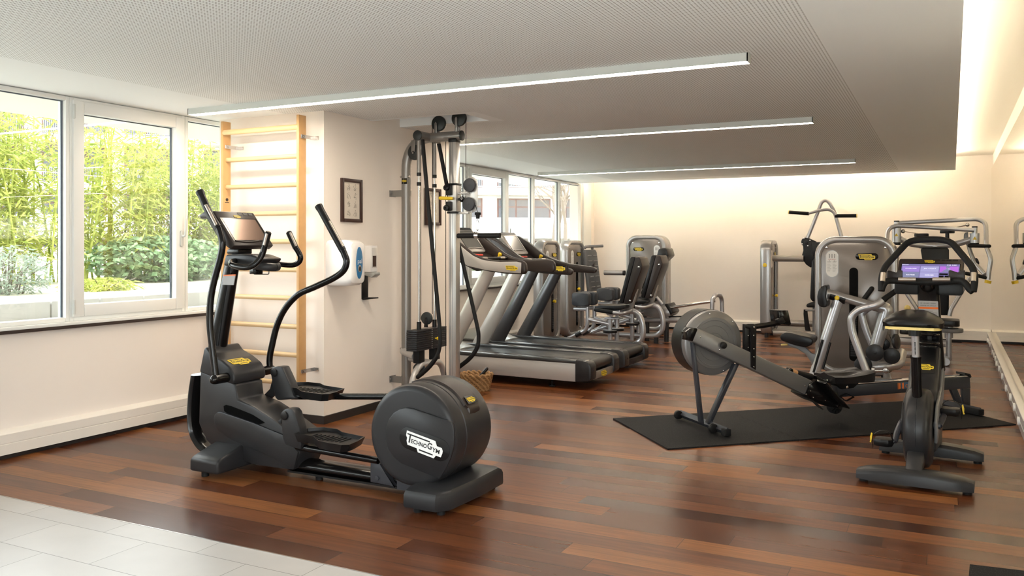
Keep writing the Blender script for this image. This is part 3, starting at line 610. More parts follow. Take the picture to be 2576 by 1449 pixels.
hb = [z4(930, 745, y=3.85), z4(905, 830, y=3.85), z4(850, 930, y=3.83), z4(780, 990, y=3.81), z4(700, 1015, y=3.80), z4(600, 1006, y=3.80), z4(520, 980, y=3.815), z4(510, 945, y=3.86), z4(560, 932, y=3.93), z4(650, 930, y=4.0),
      z4(800, 940, y=4.08), z4(950, 952, y=4.16), z4(1080, 967, y=4.22), z4(1200, 982, y=4.245), z4(1300, 980, y=4.25), z4(1365, 940, y=4.25), z4(1378, 880, y=4.245), z4(1350, 815, y=4.24), z4(1318, 765, y=4.235)]
b = MB(); b.tube(catmull(hb, 4), .0175, 14); fh = b.obj('fixed_handlebar', 'black_gloss', ell)
grip_set([hb[0], z4(974, 575, y=3.85)], fh, .019, (.5, -1, .2), (.06, .9), False); grip_set([hb[-1], z4(1232, 575, y=4.23)], fh, .019, (1, -.5, .3), (.06, .95), False)
b = MB(); b.prism(poly(z4, [(285, 302), (548, 738), (495, 790), (445, 752), (335, 640), (190, 395), (120, 402), (98, 358), (170, 305)], y=3.84), (0, .34, 0), .008, 2)
cons = b.obj('console', 'console_brown', ell)
b = MB(); b.prism(poly(z4, [(500, 770), (600, 770), (600, 850), (440, 845), (455, 780)], y=3.96), (0, .12, 0), .01); b.obj('console_neck', 'black_gloss', ell)
A, Bq = z4(285, 302, y=3.84), z4(548, 738, y=3.84); dn = (Bq - A).normalized(); nrm = Vector((-dn.z, 0, dn.x)); nrm = nrm if nrm.x > 0 else -nrm; L = (Bq - A).length
def con(t, y): return A + dn * (L * t) + Vector((0, y - 3.84, 0))
def onscreen(y0, y1, t0, t1, off): return [con(t0, y0) + nrm * off, con(t0, y1) + nrm * off, con(t1, y1) + nrm * off, con(t1, y0) + nrm * off]
b = MB(); b.prism(onscreen(3.855, 4.165, .20, .88, .0), nrm * .002); b.obj('screen_bezel', 'black_gloss', cons)
b = MB(); b.prism(onscreen(3.87, 4.15, .23, .85, .0015), nrm * .0018); b.obj('screen', 'bronze_screen', cons)
b = MB()
for y in (4.03, 4.075, 4.12): b.prism(onscreen(y, y + .035, .025, .10, .0), nrm * .0016)
b.obj('keys', 'black_plastic', cons)
logo(con(.145, 4.01) + nrm * .0015, (0, 1, 0), -dn, .055, cons)
b = MB(); lp = [con(.87 + .035 * math.sin(math.pi * k / 12), 3.87 + .2 * k / 12) + nrm * .002 for k in range(13)]; b.tube(lp, .006, 8); b.obj('reading_ledge', 'console_brown', cons)
# pedals
def pedal_part(shift, zp, br, Yb, link, Yl, tube):
    out = [(838, 742), (925, 752), (990, 764), (1030, 800), (1120, 820), (1220, 835), (1285, 832), (1350, 805), (1412, 768), (1300, 745), (1230, 730), (1190, 705), (1080, 690), (1000, 692), (940, 697), (880, 718)]
    fp = [z3(x, y, z=.305) for x, y in out]; c = sum(fp, Vector()) / len(fp)
    b = MB(); rings = []
    for k, dz in ((.86, -.048), (.90, -.046), (1.0, 0), (.955, 0), (.93, -.018)): rings.append([c + (p - c) * k + Vector((0, 0, dz)) + shift for p in fp])
    b.loft(rings); pd = b.obj('pedal', 'black_plastic', ell)
    b = MB()
    for i in range(9):
        x = c.x - .12 + i * .03; b.bb(x + shift.x, x + .008 + shift.x, c.y - .05 + shift.y, c.y + .05 + shift.y, c.z - .02 + shift.z, c.z - .0145 + shift.z)
    b.obj('tread_ribs', 'rubber', pd)
    b = MB(); b.prism(poly(z3, br, y=Yb), (0, .07, 0), .012, 2); bk = b.obj('pedal_bracket', 'graphite', ell)
    b = MB(); b.disc(z3(br[1][0] + 22, br[1][1] + 42, y=Yb - .003), (0, 1, 0), .026, .014, 24, .006); b.obj('pivot_cap', 'black_plastic', bk)
    b = MB(); b.prism(poly(z3, link, y=Yl), (0, .02, 0), .003); b.obj('link_arm', 'graphite', ell)
    b = MB(); b.tube(tube, .0195, 16); b.obj('pedal_tube', 'black_gloss', ell)
    return c
pedal_part(Vector((0, 0, 0)), .305, [(725, 600), (735, 556), (770, 540), (815, 542), (840, 570), (878, 700), (893, 830), (888, 878), (760, 835), (740, 780)], 3.86, [(508, 715), (512, 690), (530, 679), (640, 672), (690, 650), (730, 622), (730, 690), (655, 735), (520, 741)], 3.92, [z3(860, 848, y=3.895), z3(1520, 962, y=3.895)])
n0 = z3(838, 742, z=.305); f0 = z3(722, 360, y=n0.y + .30)
pedal_part(f0 - n0, .53, [(640, 235), (652, 208), (700, 198), (738, 202), (765, 260), (805, 350), (832, 440), (862, 462), (700, 475), (680, 450)], 4.10, [(592, 430), (640, 380), (660, 300), (692, 330), (668, 440), (645, 462)], 4.17, [z3(820, 442, y=4.135), z3(1600, 442, y=4.135)])
# ---------------------------------------------------------------- exercise bike (seen from behind, heading away)
bh, bs = Vector((.07, .9975, 0)), Vector((.9975, -.07, 0)); BC = Vector((-.159, 5.335, 0))
bike = thing('exercise_bike', 'black upright exercise bike with lit console at the right, seen from behind', 'exercise bike', tuple(BC + bh * .45))
def bk(ox, oy, s): return lambda px_, py_, t: WP(ox + px_ / s, oy + py_ / s, BC + bh * t, bh)
zb, zc, zs = bk(2120, 920, 4.261), bk(2120, 560, 3.6228), bk(2240, 640, 12.88)
def bl(t, s, z): return BC + bh * t + bs * s + Vector((0, 0, z))
def bike_foot(t0, t1, c, half, bow):
    b = MB(); rings = []
    for k in range(13):
        s = -half + 2 * half * k / 12; f = 1 - abs(s / half) ** 4 * .45; cc = (t0 + t1) / 2 - bow * (1 - (s / half) ** 2); w = (t1 - t0) / 2 * (1 - .18 * (s / half) ** 2); top = .105 - .028 * (s / half) ** 2
        if k in (0, 12): w *= .82; top *= .9
        rings.append([bl(cc - w, c + s, .022), bl(cc - w, c + s, top - .03), bl(cc - w * .93, c + s, top - .012), bl(cc - w * .75, c + s, top - .002), bl(cc, c + s, top), bl(cc + w * .75, c + s, top - .002), bl(cc + w * .93, c + s, top - .012), bl(cc + w, c + s, top - .03), bl(cc + w, c + s, .022)])
    b.loft(rings); return b
bike_foot(0, .15, 0.0, .305, .012).obj('rear_foot', 'graphite', bike); bike_foot(.80, .93, .02, .305, -.01).obj('front_foot', 'graphite', bike)
for t, c in ((.075, 0), (.865, .02)):
    for s in (-.27, .27): b = MB(); p = bl(t, c + s, 0); b.cyl(p, p + Vector((0, 0, .024)), .025, 14); b.obj('levelling_foot', 'rubber', bike)
WT, WZ, WR = .375, .285, .235
b = MB(); hw = .074
b.lathe(bl(WT, 0, WZ) - bs * hw, bs, [(0, WR - .06), (.004, WR - .03), (.018, WR - .008), (.04, WR), (.0735, WR + .001), (.074, WR - .002), (.0745, WR + .001), (2 * hw - .04, WR), (2 * hw - .018, WR - .008), (2 * hw - .004, WR - .03), (2 * hw, WR - .06)], 56)
wheel = b.obj('wheel_shell', 'graphite', bike)
b = MB(); b.prism([bl(.14, -.05, .09), bl(.05, -.05, .09), bl(.05, .05, .09), bl(.14, .05, .09)], (0, 0, .01)); b.prism([bl(t, -.045, z) for t, z in ((.03, .085), (.13, .085), (.30, .12), (.26, .22), (.12, .17))], bs * .09, .012); b.obj('rear_strut', 'graphite', bike)
b = MB(); b.prism([bl(t, -.085, z) for t, z in ((.42, .13), (.90, .085), (.955, .20), (.97, .45), (.95, .66), (.91, .735), (.80, .735), (.66, .56), (.52, .49))], bs * .17, .022, 3); hous = b.obj('drive_housing', 'graphite_smooth', bike)
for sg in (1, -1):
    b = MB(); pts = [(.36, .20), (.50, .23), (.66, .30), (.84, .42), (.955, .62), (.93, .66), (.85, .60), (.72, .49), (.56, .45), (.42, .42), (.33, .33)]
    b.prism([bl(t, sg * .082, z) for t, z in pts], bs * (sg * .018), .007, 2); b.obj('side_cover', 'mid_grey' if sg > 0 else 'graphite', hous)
u0, u1 = bl(.66, 0, .56), bl(.80, 0, .735); tn = (u1 - u0).normalized(); nn = bs.cross(tn)
b = MB(); cm = (u0 + u1) / 2; b.prism(rrect(cm + nn * .0, bs, tn, .125, .19, .02), nn * .004, .0015); b.obj('top_panel', 'black_plastic', hous)
logo(cm + nn * .004 - tn * .045, bs, tn, .105, hous)
# saddle and post
sp0, sp1 = zb(795, 300, .27), zc(658, 985, .20)
b = MB(); b.tube([sp0 + (sp0 - sp1) * .1, sp0.lerp(sp1, .58)], .0275, 20); b.tube([sp0.lerp(sp1, .57), sp0.lerp(sp1, .6)], .031, 20); b.obj('post_sleeve', 'black_gloss', bike)
b = MB(); b.tube([sp0.lerp(sp1, .5), sp1 + Vector((0, 0, .01))], .0205, 20); post = b.obj('saddle_post', 'silver_bright', bike)
b = MB()
for k in range(9): q = sp0.lerp(sp1, .64 + k * .022); b.ball(q - bh * .0195, .0035)
b.obj('height_holes', 'ink', post)
sc0 = zc(648, 945, .14); zb0 = sc0.z
def sad(t, w, h0, h1, dip):
    c = BC + bh * t + bs * ((sc0 - BC).dot(bs)); ring = []
    for k in range(17):
        x = -1 + 2 * k / 16; top = h1 * (1 - abs(x) ** 3.2 * .55) - dip * math.exp(-(x / .18) ** 2); ring.append(c + bs * (w * x) + Vector((0, 0, zb0 + top)))
    for k in range(9): x = 1 - 2 * k / 8; ring.append(c + bs * (w * .97 * x) + Vector((0, 0, zb0 + h0)))
    return ring
b = MB(); b.loft([sad(.005, .085, .02, .035, .0), sad(.015, .125, .008, .048, .0), (sad(.05, .158, 0, .066, .006)), sad(.10, .163, 0, .080, .013), sad(.15, .150, 0, .092, .022), sad(.20, .115, .002, .096, .022), sad(.25, .072, .006, .092, .01), sad(.30, .042, .012, .086, .0), sad(.335, .03, .018, .078, .0), sad(.35, .018, .03, .062, 0)]); sd = b.obj('saddle', 'vinyl', bike)
b = MB(); sec = []
for t, w in ((.012, .115), (.04, .142), (.09, .148), (.14, .136), (.18, .11)):
    c = BC + bh * t + bs * ((sc0 - BC).dot(bs)); sec.append([c + bs * (w * x) + Vector((0, 0, zb0 + z)) for x, z in ((-1, -.012), (1, -.012), (1, .004), (-1, .004))])
b.loft(sec); b.obj('saddle_rim', 'cream_yellow', sd)
b = MB(); b.tube([sp1 - Vector((0, 0, .03)), sp1 + Vector((0, 0, .015))], .034, 16); b.obj('saddle_clamp', 'black_plastic', sd)
# column with stickers and bottle rings
q0, q1 = zc(808, 1300, .88), zc(780, 600, .80)
ks = lambda t: q0.lerp(q1, t)
b = MB(); b.loft([[ks(t) + bs * (x * w) + bh * y for x, y in ((-1, -.03), (-.8, -.05), (.8, -.05), (1, -.03), (1, .04), (-1, .04))] for t, w in ((-.06, .078), (.5, .066), (1.05, .06))]); colb = b.obj('console_column', 'black_gloss', bike)
def label(p, w, h, m, name, par, off): b = MB(); up = (q1 - q0).normalized(); n_ = bs.cross(up); b.prism(rrect(p + n_ * off, bs, up, w, h, .004), n_ * .0012); return b.obj(name, m, par), up, n_
lp = zc(782, 740, .755); up = (q1 - q0).normalized(); nb = bs.cross(up)
base1 = ks(.735); base2 = ks(.60)
def colface(t, x=0): return ks(t) - bh * .0505 + bs * x
label(colface(.80), .115, .046, 'label_grey', 'type_label', colb, .0005); label(colface(.685), .115, .062, 'label_grey', 'warning_label', colb, .0005); label(colface(.755), .115, .013, 'orange', 'label_stripe', colb, .001)
for i in range(5):
    o = text_obj('fine_print', ['WARNING', 'serious injury or death may occur', 'if instructions are not followed', 'keep children and pets away', 'stop if you feel faint'][i], colface(.715 - i * .017), bs, up, .0085, 'ink', colb, .003, width=.05 if i == 0 else .10)
for i, s_ in enumerate(('CE  100-240V  50/60Hz', 'MADE IN ITALY')): text_obj('fine_print', s_, colface(.815 - i * .03), bs, up, .009, 'ink', colb, .003, width=.09)
for v in (1015, 1095):
    c = zc(786, v, .735); b = MB(); b.tube([c + bs * (math.cos(a) * .05) + bh * (math.sin(a) * .05) for a in [2 * math.pi * k / 28 for k in range(29)]], .008, 8, (1, 1.5), up=(0, 0, 1), caps=False)
    if v == 1095: b.disc(c + Vector((0, 0, -.022)), (0, 0, 1), .045, .008, 24, .003); b.prism([c + bs * x + bh * y + Vector((0, 0, -.03)) for x, y in ((-.012, .04), (.012, .04), (.012, .10), (-.012, .10))], (0, 0, .11))
    b.obj('bottle_ring', 'black_gloss', colb)
# console
T0, T1 = .83, .95
tl, tr, br, bl_ = zs(300, 140, T1), zs(2385, 160, T1), zs(2330, 800, T0), zs(190, 800, T0)
xs = bs; cdn = ((bl_ + br) / 2 - (tl + tr) / 2); ch = cdn.length; cdn.normalize(); cn = cdn.cross(bs) * -1; cn = cn if cn.dot(bh) < 0 else -cn
cmid = (tl + tr + br + bl_) / 4; cw = ((tr - tl).length + (br - bl_).length) / 2
b = MB(); b.prism(rrect(cmid, bs, -cdn, cw, ch, .012), -cn * .035, .006, 2); b.obj('console', 'console_brown', bike); cons = bpy.data.objects[[o.name for o in bike.children if o.name.startswith('console') and 'column' not in o.name][0]]
b = MB(); bc = zs(1220, 1060, .82); b.prism(rrect(bc, bs, Vector((0, 0, 1)), .40, .10, .02), bh * .09, .008); b.obj('console_back', 'black_plastic', cons)
mat('screen_violet', (0.02, 0.02, 0.03), 0.15, emit=(0.19, 0.16, 0.36), es=0.55); mat('tile_violet', (0.02, 0.02, 0.03), 0.15, emit=(0.30, 0.20, 0.55), es=0.62); mat('tile_lilac', (0.02, 0.02, 0.03), 0.15, emit=(0.34, 0.32, 0.56), es=0.62); mat('tile_purple', (0.02, 0.02, 0.03), 0.15, emit=(0.42, 0.13, 0.60), es=0.62); mat('tile_slate', (0.02, 0.02, 0.03), 0.15, emit=(0.20, 0.21, 0.34), es=0.62); mat('tile_dark', (0.01, 0.01, 0.012), 0.2); mat('screen_ink', (0.8, 0.8, 0.85), 0.4, emit=(0.8, 0.8, 0.9), es=0.6)
def cp(x, y): return cmid + bs * (x * cw) + cdn * (y * ch)
def spl(name, x0, x1, y0, y1, m, off, par, th=.001): b = MB(); b.prism([cp(x0, y0) + cn * off, cp(x1, y0) + cn * off, cp(x1, y1) + cn * off, cp(x0, y1) + cn * off], cn * th); return b.obj(name, m, par)
spl('bezel', -.455, .455, -.27, .46, 'black_gloss', 0, cons); spl('screen', -.445, .445, -.235, .45, 'screen_violet', .0008, cons)
for x0, x1, y0, y1, m in ((-.43, -.16, -.12, .155, 'tile_violet'), (-.145, .135, -.12, .155, 'tile_lilac'), (.15, .43, -.12, .155, 'tile_purple'), (-.43, -.16, .18, .44, 'tile_slate'), (-.145, .135, .18, .44, 'tile_lilac'), (.15, .28, .22, .30, 'tile_dark'), (.295, .43, .22, .30, 'tile_dark'), (.15, .22, .33, .43, 'tile_dark'), (.235, .43, .33, .43, 'tile_dark')):
    spl('screen_tile', x0, x1, y0, y1, m, .0018, cons, .0006)
b = MB(); b.disc(cp(.27, -.07) + cn * .003, cn, .012, .0006, 20, .0002); b.prism([cp(x, y) + cn * .0028 for x, y in ((.18, .15), (.22, .06), (.25, .01), (.30, .02), (.34, .08), (.36, .15))], cn * .0005); b.obj('portrait_tile', 'tile_slate', cons)
for s_, x, y, sz in (('Welcome', -.39, -.185, .010), ('01:02  GUEST', .33, -.185, .010), ('MYWELLNESS', -.295, .0, .011), ('JUST CYCLE IT', 0, .0, .011), ('TV', .29, .03, .012), ('ROUTINES', -.29, .32, .011), ('EXERCISES', 0, .32, .011)): text_obj('screen_text', s_, cp(x, y), bs, -cdn, sz, 'screen_ink', cons, .0032)
logo(cp(-.02, -.375) + cn * .001, bs, -cdn, .062, cons)
b = MB()
for x0, x1 in ((.02, .14), (.16, .22), (.235, .31), (.33, .41)): b.prism([cp(x0, -.47) + cn * 0, cp(x1, -.47), cp(x1, -.42), cp(x0, -.42)], cn * .0015)
b.obj('keys', 'black_plastic', cons)
# handlebar
lower = [zc(x, y, t) for x, y, t in ((352, 620, .62), (362, 585, .63), (385, 545, .65), (425, 530, .67), (520, 532, .69), (640, 540, .70), (770, 542, .70), (900, 540, .70), (1020, 532, .69), (1085, 535, .67), (1125, 565, .65), (1155, 605, .63), (1185, 630, .62))]
b = MB(); b.tube(catmull(lower, 4), .0205, 14); lw = b.obj('lower_handlebar', 'rubber', bike)
upper = [zc(x, y, t) for x, y, t in ((352, 622, .62), (350, 520, .64), (372, 415, .675), (592, 176, .82), (695, 153, .85), (890, 153, .85), (990, 176, .82), (1190, 415, .675), (1207, 520, .64), (1188, 628, .62))]
b = MB(); b.tube(fillet(upper, .075, 8), .0205, 14); uw = b.obj('upper_handlebar', 'rubber', bike)
for a, c, par in ((zc(364, 535, .635), zc(372, 458, .655), uw), (zc(1192, 535, .635), zc(1194, 458, .655), uw), (zc(508, 516, .675), zc(667, 517, .68), lw), (zc(820, 517, .68), zc(982, 516, .675), lw)):
    b = MB(); b.tube([a - bh * .010, c - bh * .010], .0165 if par is uw else .013, 12); b.obj('sensor_plate', 'sensor', par)
for x0, x1 in ((425, 520), (995, 1080)):
    b = MB(); c = zc((x0 + x1) / 2, 485, .72); w = .046
    b.prism([c + bs * x + Vector((0, 0, z)) for x, z in ((-w, -.035), (w, -.035), (w, .035), (w * .4, .035), (w * .2, .02), (-w * .8, .035), (-w, .03))], bh * .03, .004); b.obj('phone_holder', 'console_brown', cons)
b = MB(); b.tube([zc(775, 545, .70), zc(775, 575, .75), zc(780, 640, .81)], [.03, .036, .045], 12, (1.25, .8), up=bs); b.obj('handlebar_stem', 'black_gloss', bike)
# cranks and pedals
def pedal_b(cx, cz_px, t, sg):
    c = zb(cx, cz_px, t); hub = bl(.415, sg * .10, .30)
    b = MB(); e = BC + bh * t + bs * (sg * .125) + Vector((0, 0, c.z)); b.tube(catmull([hub, hub.lerp(e, .5) + bs * (sg * .006), e]), [.017, .012], 10, (1, 1.3)); b.tube([e, e + bs * (sg * .05)], .008, 8); b.tube([hub - bs * (sg * .03), hub + bs * (sg * .012)], .022, 14); b.obj('crank', 'dark_steel', bike)
    b = MB(); b.loft([[c + bs * (x * w) + bh * (y * l) + Vector((0, 0, z)) for x, y in ((-1, -.7), (-.6, -1), (.6, -1), (1, -.6), (1, .6), (.6, 1), (-.6, 1), (-1, .7))] for z, w, l in ((-.026, .048, .045), (-.02, .052, .05), (.006, .054, .055), (.016, .05, .05), (.018, .038, .038))]); pd = b.obj('pedal', 'black_plastic', bike)
    o_, i_ = c + bs * (sg * .062), c - bs * (sg * .05)
    b = MB(); b.tube(catmull([o_ + Vector((0, 0, -.045)), o_ + Vector((0, 0, .02)), c + bs * (sg * .03) + Vector((0, 0, .055)), c - bs * (sg * .01) + Vector((0, 0, .062)), c - bs * (sg * .04) + Vector((0, 0, .04)), i_ + Vector((0, 0, .0))]), .0022, 8, (5.5, 1), up=(0, 1, 0)); b.obj('strap', 'rubber', pd)
    b = MB(); b.prism([o_ + bs * (sg * q) + Vector((0, 0, z)) - bh * .018 for q, z in ((0, .04), (.007, .045), (.013, .02), (.012, -.005), (.016, -.012), (.008, -.014), (.003, .01))], bh * .016); b.obj('buckle', 'yellow', pd)
pedal_b(1155, 480, .55, 1); pedal_b(440, 805, .28, -1)
# ---------------------------------------------------------------- rubber mat tiles and the rowing machine standing on them
mat('mat_rubber', (0.022, 0.022, 0.024), 0.7, spec=0.12); nt, B = nodes('mat_rubber')
(px, py, pz), pv = xyz(nt); vn = N(nt, 'ShaderNodeTexVoronoi'); vn.inputs['Scale'].default_value = 150; nt.links.new(pv, vn.inputs['Vector'])
nt.links.new(mixc(nt, MT(nt, 'MULTIPLY', MT(nt, 'LESS_THAN', vn.outputs['Distance'], 0.22), 0.5), (0.013, 0.013, 0.0135), (0.10, 0.098, 0.095)), B.inputs['Base Color'])
mat('rower_grey', (0.20, 0.195, 0.193), 0.36, 0.45, coat=0.15); mat('cork', (0.55, 0.30, 0.13), 0.8, noise=(120, .35)); mat('logo_orange', (0.78, 0.20, 0.04), 0.5); mat('logo_blue', (0.05, 0.12, 0.22), 0.5)
MA, Mb, Mc = Vector((-2.353, 6.436, 0)), Vector((-1.668, 5.637, 0)), Vector((.494, 7.622, 0)); md = Mc - Mb
def seam(k, n=22):                                  # jigsaw edge between two tiles
    p, q = Mb + md * k, MA + md * k; dn = md.normalized(); out = []
    for i in range(n): f = i / n; s_ = .008 * (1 if i % 2 else -1); out += [p.lerp(q, f) + dn * s_, p.lerp(q, f + .96 / n) + dn * s_]
    out[0] = p + dn * -.008; out[-1] = q + dn * .008; return out
for i, (k0, k1, lab) in enumerate(((0, .348, 'black rubber floor tile under the flywheel end of the rowing machine'), (.348, .675, 'middle black rubber floor tile under the rowing machine footplates'), (.675, 1, 'black rubber floor tile under the rear foot of the rowing machine, by the ledge'))):
    left = [Mb, MA] if k0 == 0 else seam(k0); right = [Mb + md, MA + md] if k1 == 1 else seam(k1)
    g = Vector((0, 0, 0)); e = md.normalized() * .0012
    b = MB(); b.prism([p + e * (k0 > 0) for p in left] + [p - e * (k1 < 1) for p in right[::-1]], (0, 0, .010)); tag(b.obj('rubber_mat_tile', 'mat_rubber'), lab, 'floor mat', 'rubber mat tiles')
b = MB(); b.prism([(.099, 4.175, 0), (.55, 4.22, 0), (.5, 3.4, 0), (.06, 3.4, 0)], (0, 0, .010)); tag(b.obj('rubber_mat', 'mat_rubber'), 'corner of a speckled black rubber mat at the bottom right', 'floor mat')
RP, RN = Vector((-1.6, 6.4, 0)), Vector((-.7018, .7123, 0)); RA = Vector((.7123, .7018, 0))
row = thing('rowing_machine', 'grey and black rowing machine with round flywheel standing on rubber mats', 'rowing machine', (-.75, 7.24, 0.01))
def rt(ox, oy, s): return lambda px_, py_, o=0.0: WP(ox + px_ / s, oy + py_ / s, RP - RN * o, RN)
zr, zq, zm = rt(1660, 700, 2.5873), rt(1960, 900, 9.058), rt(1960, 740, 6.038)
def rpl(z, pts, o, th, name, m, par, bev=.003): b = MB(); b.prism([z(x, y, o) for x, y in pts], RN * th, bev, 2); return b.obj(name, m, par)
FC = zr(355, 422, .065)
b = MB(); b.lathe(FC, RN, [(0, .02), (0, .19), (.004, .195), (.006, .225), (.016, .240), (.03, .244), (.058, .244)], 64)
fly = b.obj('flywheel_cover', 'rower_grey', row)
b = MB()
for r_ in (.075, .13, .17): b.tube([FC - RN * .0005 + (RA * math.cos(a) + Vector((0, 0, math.sin(a)))) * r_ for a in [2 * math.pi * k / 48 for k in range(49)]], .0022, 6, caps=False)
b.obj('cover_rings', 'rower_grey', fly)
b = MB(); b.lathe(FC + RN * .058, RN, [(0, .244), (.002, .247), (.15, .247), (.16, .235), (.165, .18), (.165, .02)], 64); cage = b.obj('flywheel_cage', 'black_plastic', row)
b = MB()
for a in (45, 100, 160, 225, 290, 340): b.ball(FC - RN * .0 + (RA * math.cos(R(a)) + Vector((0, 0, math.sin(R(a))))) * .222, .006)
b.obj('cover_screws', 'chrome', fly)
boom = rpl(zr, [(232, 328), (262, 330), (992, 668), (950, 760), (210, 412), (205, 395)], .155, .085, 'boom', 'rower_grey', row, .006)
rpl(zr, [(180, 352), (205, 325), (240, 325), (246, 335), (215, 410), (182, 405)], .160, .095, 'boom_cap', 'black_gloss', row, .004)
b = MB(); p = zr(406, 435, .155); b.lathe(p, -RN, [(0, .02), (.01, .026), (.028, .024), (.032, .017)], 18); b.obj('damper_knob', 'black_plastic', row)
b = MB()
for x, y in ((262, 384), (388, 466), (945, 700)): b.disc(zr(x, y, .157), RN, .006, .006, 10, .001)
b.obj('boom_screws', 'chrome', boom)
b = MB()
for pts in (((212, 412), (228, 412), (290, 948), (268, 945)),): b.prism([zr(x, y, .10) for x, y in pts], RN * .045, .004)
b.obj('leg', 'dark_steel', row)
b = MB(); b.prism([zr(x, y, .10) for x, y in ((488, 560), (518, 560), (338, 948), (312, 945))], RN * .045, .004); b.obj('leg', 'dark_steel', row)
f0, f1 = Vector((-1.862, 6.64, .054)), Vector((-1.385, 6.165, .050))
b = MB(); b.tube([f0, f1], .026, 4, (1.1, .9), up=(0, 0, 1)); ff = b.obj('front_foot', 'dark_steel', row)
fd = (f1 - f0).normalized()
for k, q in ((.04, 1), (.80, 1)):
    p = f0.lerp(f1, k); b = MB(); b.disc(p + RA * -.035 + Vector((0, 0, -.002)), fd, .036, .03, 24, .008); b.obj('transport_wheel', 'black_plastic', ff)
b = MB(); b.box(f1 - fd * .02 - Vector((0, 0, .008)), (.05, .055, .052), .006, rot=Matrix.Rotation(math.atan2(fd.y, fd.x), 3, 'Z')); b.obj('foot_cap', 'rubber', ff)
# monitor
rpl(zr, [(556, 303), (575, 297), (612, 297), (630, 308), (626, 598), (593, 578), (590, 330), (556, 322)], .16, .01, 'monitor_post', 'black_plastic', row)
rpl(zr, [(556, 300), (596, 300), (594, 490), (556, 470)], .148, .04, 'monitor_post', 'black_plastic', row)
b = MB()
for y in (372, 460, 512, 577): b.disc(zr(611, y, .163), RN, .0055, .006, 10, .001)
for y in (372, 450): b.disc(zr(574, y, .151), RN, .0045, .006, 10, .001)
b.disc(zr(612, 318, .163), RN, .007, .008, 12, .001)
b.obj('post_screws', 'chrome', row)
b = MB(); b.tube([zr(600, 318, .13), zr(690, 305, .13), zr(785, 286, .13)], .0165, 4, (1.2, .8), up=(0, 0, 1)); b.obj('monitor_arm', 'black_plastic', row)
mon = rpl(zr, [(772, 210), (836, 208), (856, 300), (846, 308), (782, 296)], .145, .12, 'monitor', 'black_gloss', row, .006)
rpl(zr, [(762, 270), (800, 250), (820, 285), (795, 300), (770, 290)], .150, .03, 'monitor_bracket', 'black_plastic', row)
# chain, handle
b = MB(); b.tube([zr(545, 465, .06), zr(700, 540, .06), zr(845, 603, .06)], .005, 6); b.obj('chain', 'black_gloss', row)
rpl(zr, [(838, 597), (850, 583), (868, 592), (872, 625), (850, 620)], .085, .05, 'handle_hook', 'black_gloss', row)
b = MB(); b.tube([zr(866, 606, .075), zr(905, 622, .075)], .019, 14); h_ = b.obj('row_handle', 'cork', row)
b = MB(); b.tube([zr(898, 618, .075), zr(985, 640, .075)], .0225, 16, round_end=True); b.obj('grip', 'rubber', h_)
# footplates
fa = rpl(zq, [(586, 856), (690, 592), (780, 540), (872, 492), (1062, 572), (1180, 700), (1312, 832), (1400, 1092), (1335, 1150), (1110, 1112), (880, 1025), (690, 925)], .16, .18, 'footplate_housing', 'black_gloss', row, .004)
rpl(zq, [(1050, 590), (1085, 560), (1350, 840), (1620, 1150), (1600, 1166), (1560, 1150), (1330, 950), (1120, 690)], .28, .11, 'footplate', 'black_gloss', row, .003)
rpl(zq, [(840, 420), (860, 405), (1000, 490), (1080, 560), (1060, 575), (900, 505)], .12, .1, 'footplate', 'black_plastic', row, .003)
b = MB(); gc = zq(1262, 1098, .05); b.disc(gc, RN, .060, .05, 28, .006); b.obj('idler_wheel', 'rubber', row)
b = MB()
for k in range(10):
    a = 2 * math.pi * k / 10; d_ = RA * math.cos(a) + Vector((0, 0, math.sin(a))); b.prism([gc + d_ * .02 - RN * .027 + Vector((0, 0, .002)), gc + d_ * .052 - RN * .027 + Vector((0, 0, .002)), gc + d_ * .052 - RN * .027 - Vector((0, 0, .002)), gc + d_ * .02 - RN * .027 - Vector((0, 0, .002))], -RN * .004)
b.obj('wheel_ribs', 'black_gloss', row)
b = MB()
for x, y in ((700, 622), (718, 757), (618, 832), (778, 905), (1052, 972), (1325, 1100), (880, 522)): b.disc(zq(x, y, .163), RN, .006, .006, 10, .001)
b.obj('housing_screws', 'chrome', fa)
b = MB(); b.prism([zq(x, y, .26) for x, y in ((690, 940), (760, 960), (930, 1090), (985, 1150), (1020, 1172), (985, 1185), (900, 1140), (850, 1100))], RN * .004); b.obj('foot_strap', 'rubber', row)
b = MB(); b.tube(fillet([zq(1390, 880, .05), zq(1520, 990, .05), zq(1700, 890, .05), zq(1520, 810, .05), zq(1390, 870, .05)], .01), .003, 6, (5, 1), up=RN); b.obj('foot_strap', 'rubber', row)
# monorail, seat, rear leg
rail = rpl(zr, [(1150, 702), (2018, 640), (2024, 716), (1165, 775)], .045, .075, 'monorail', 'dark_steel', row, .004)
b = MB(); b.prism([zr(x, y, .048) for x, y in ((1200, 688), (2018, 632), (2018, 638), (1200, 695))], RN * .08, .001); b.obj('running_track', 'chrome', rail)
e0 = zr(2024, 677, .05)
rpl(zr, [(1985, 614), (2022, 622), (2030, 640), (2024, 650), (2012, 634), (1985, 630)], .055, .095, 'rail_cap', 'black_plastic', row)
rpl(zr, [(1895, 722), (1935, 718), (1982, 830), (1985, 870), (1955, 862)], .02, .03, 'rear_leg', 'dark_steel', row); rpl(zr, [(1972, 718), (2022, 716), (2022, 868), (1980, 866)], .02, .03, 'rear_leg', 'dark_steel', row)
r1 = Vector((.262, 7.845, .045)); r0 = r1 + RN * .56
b = MB(); b.tube([r0, r1], .030, 4, (1.1, .9), up=(0, 0, 1)); rf = b.obj('rear_foot', 'dark_steel', row)
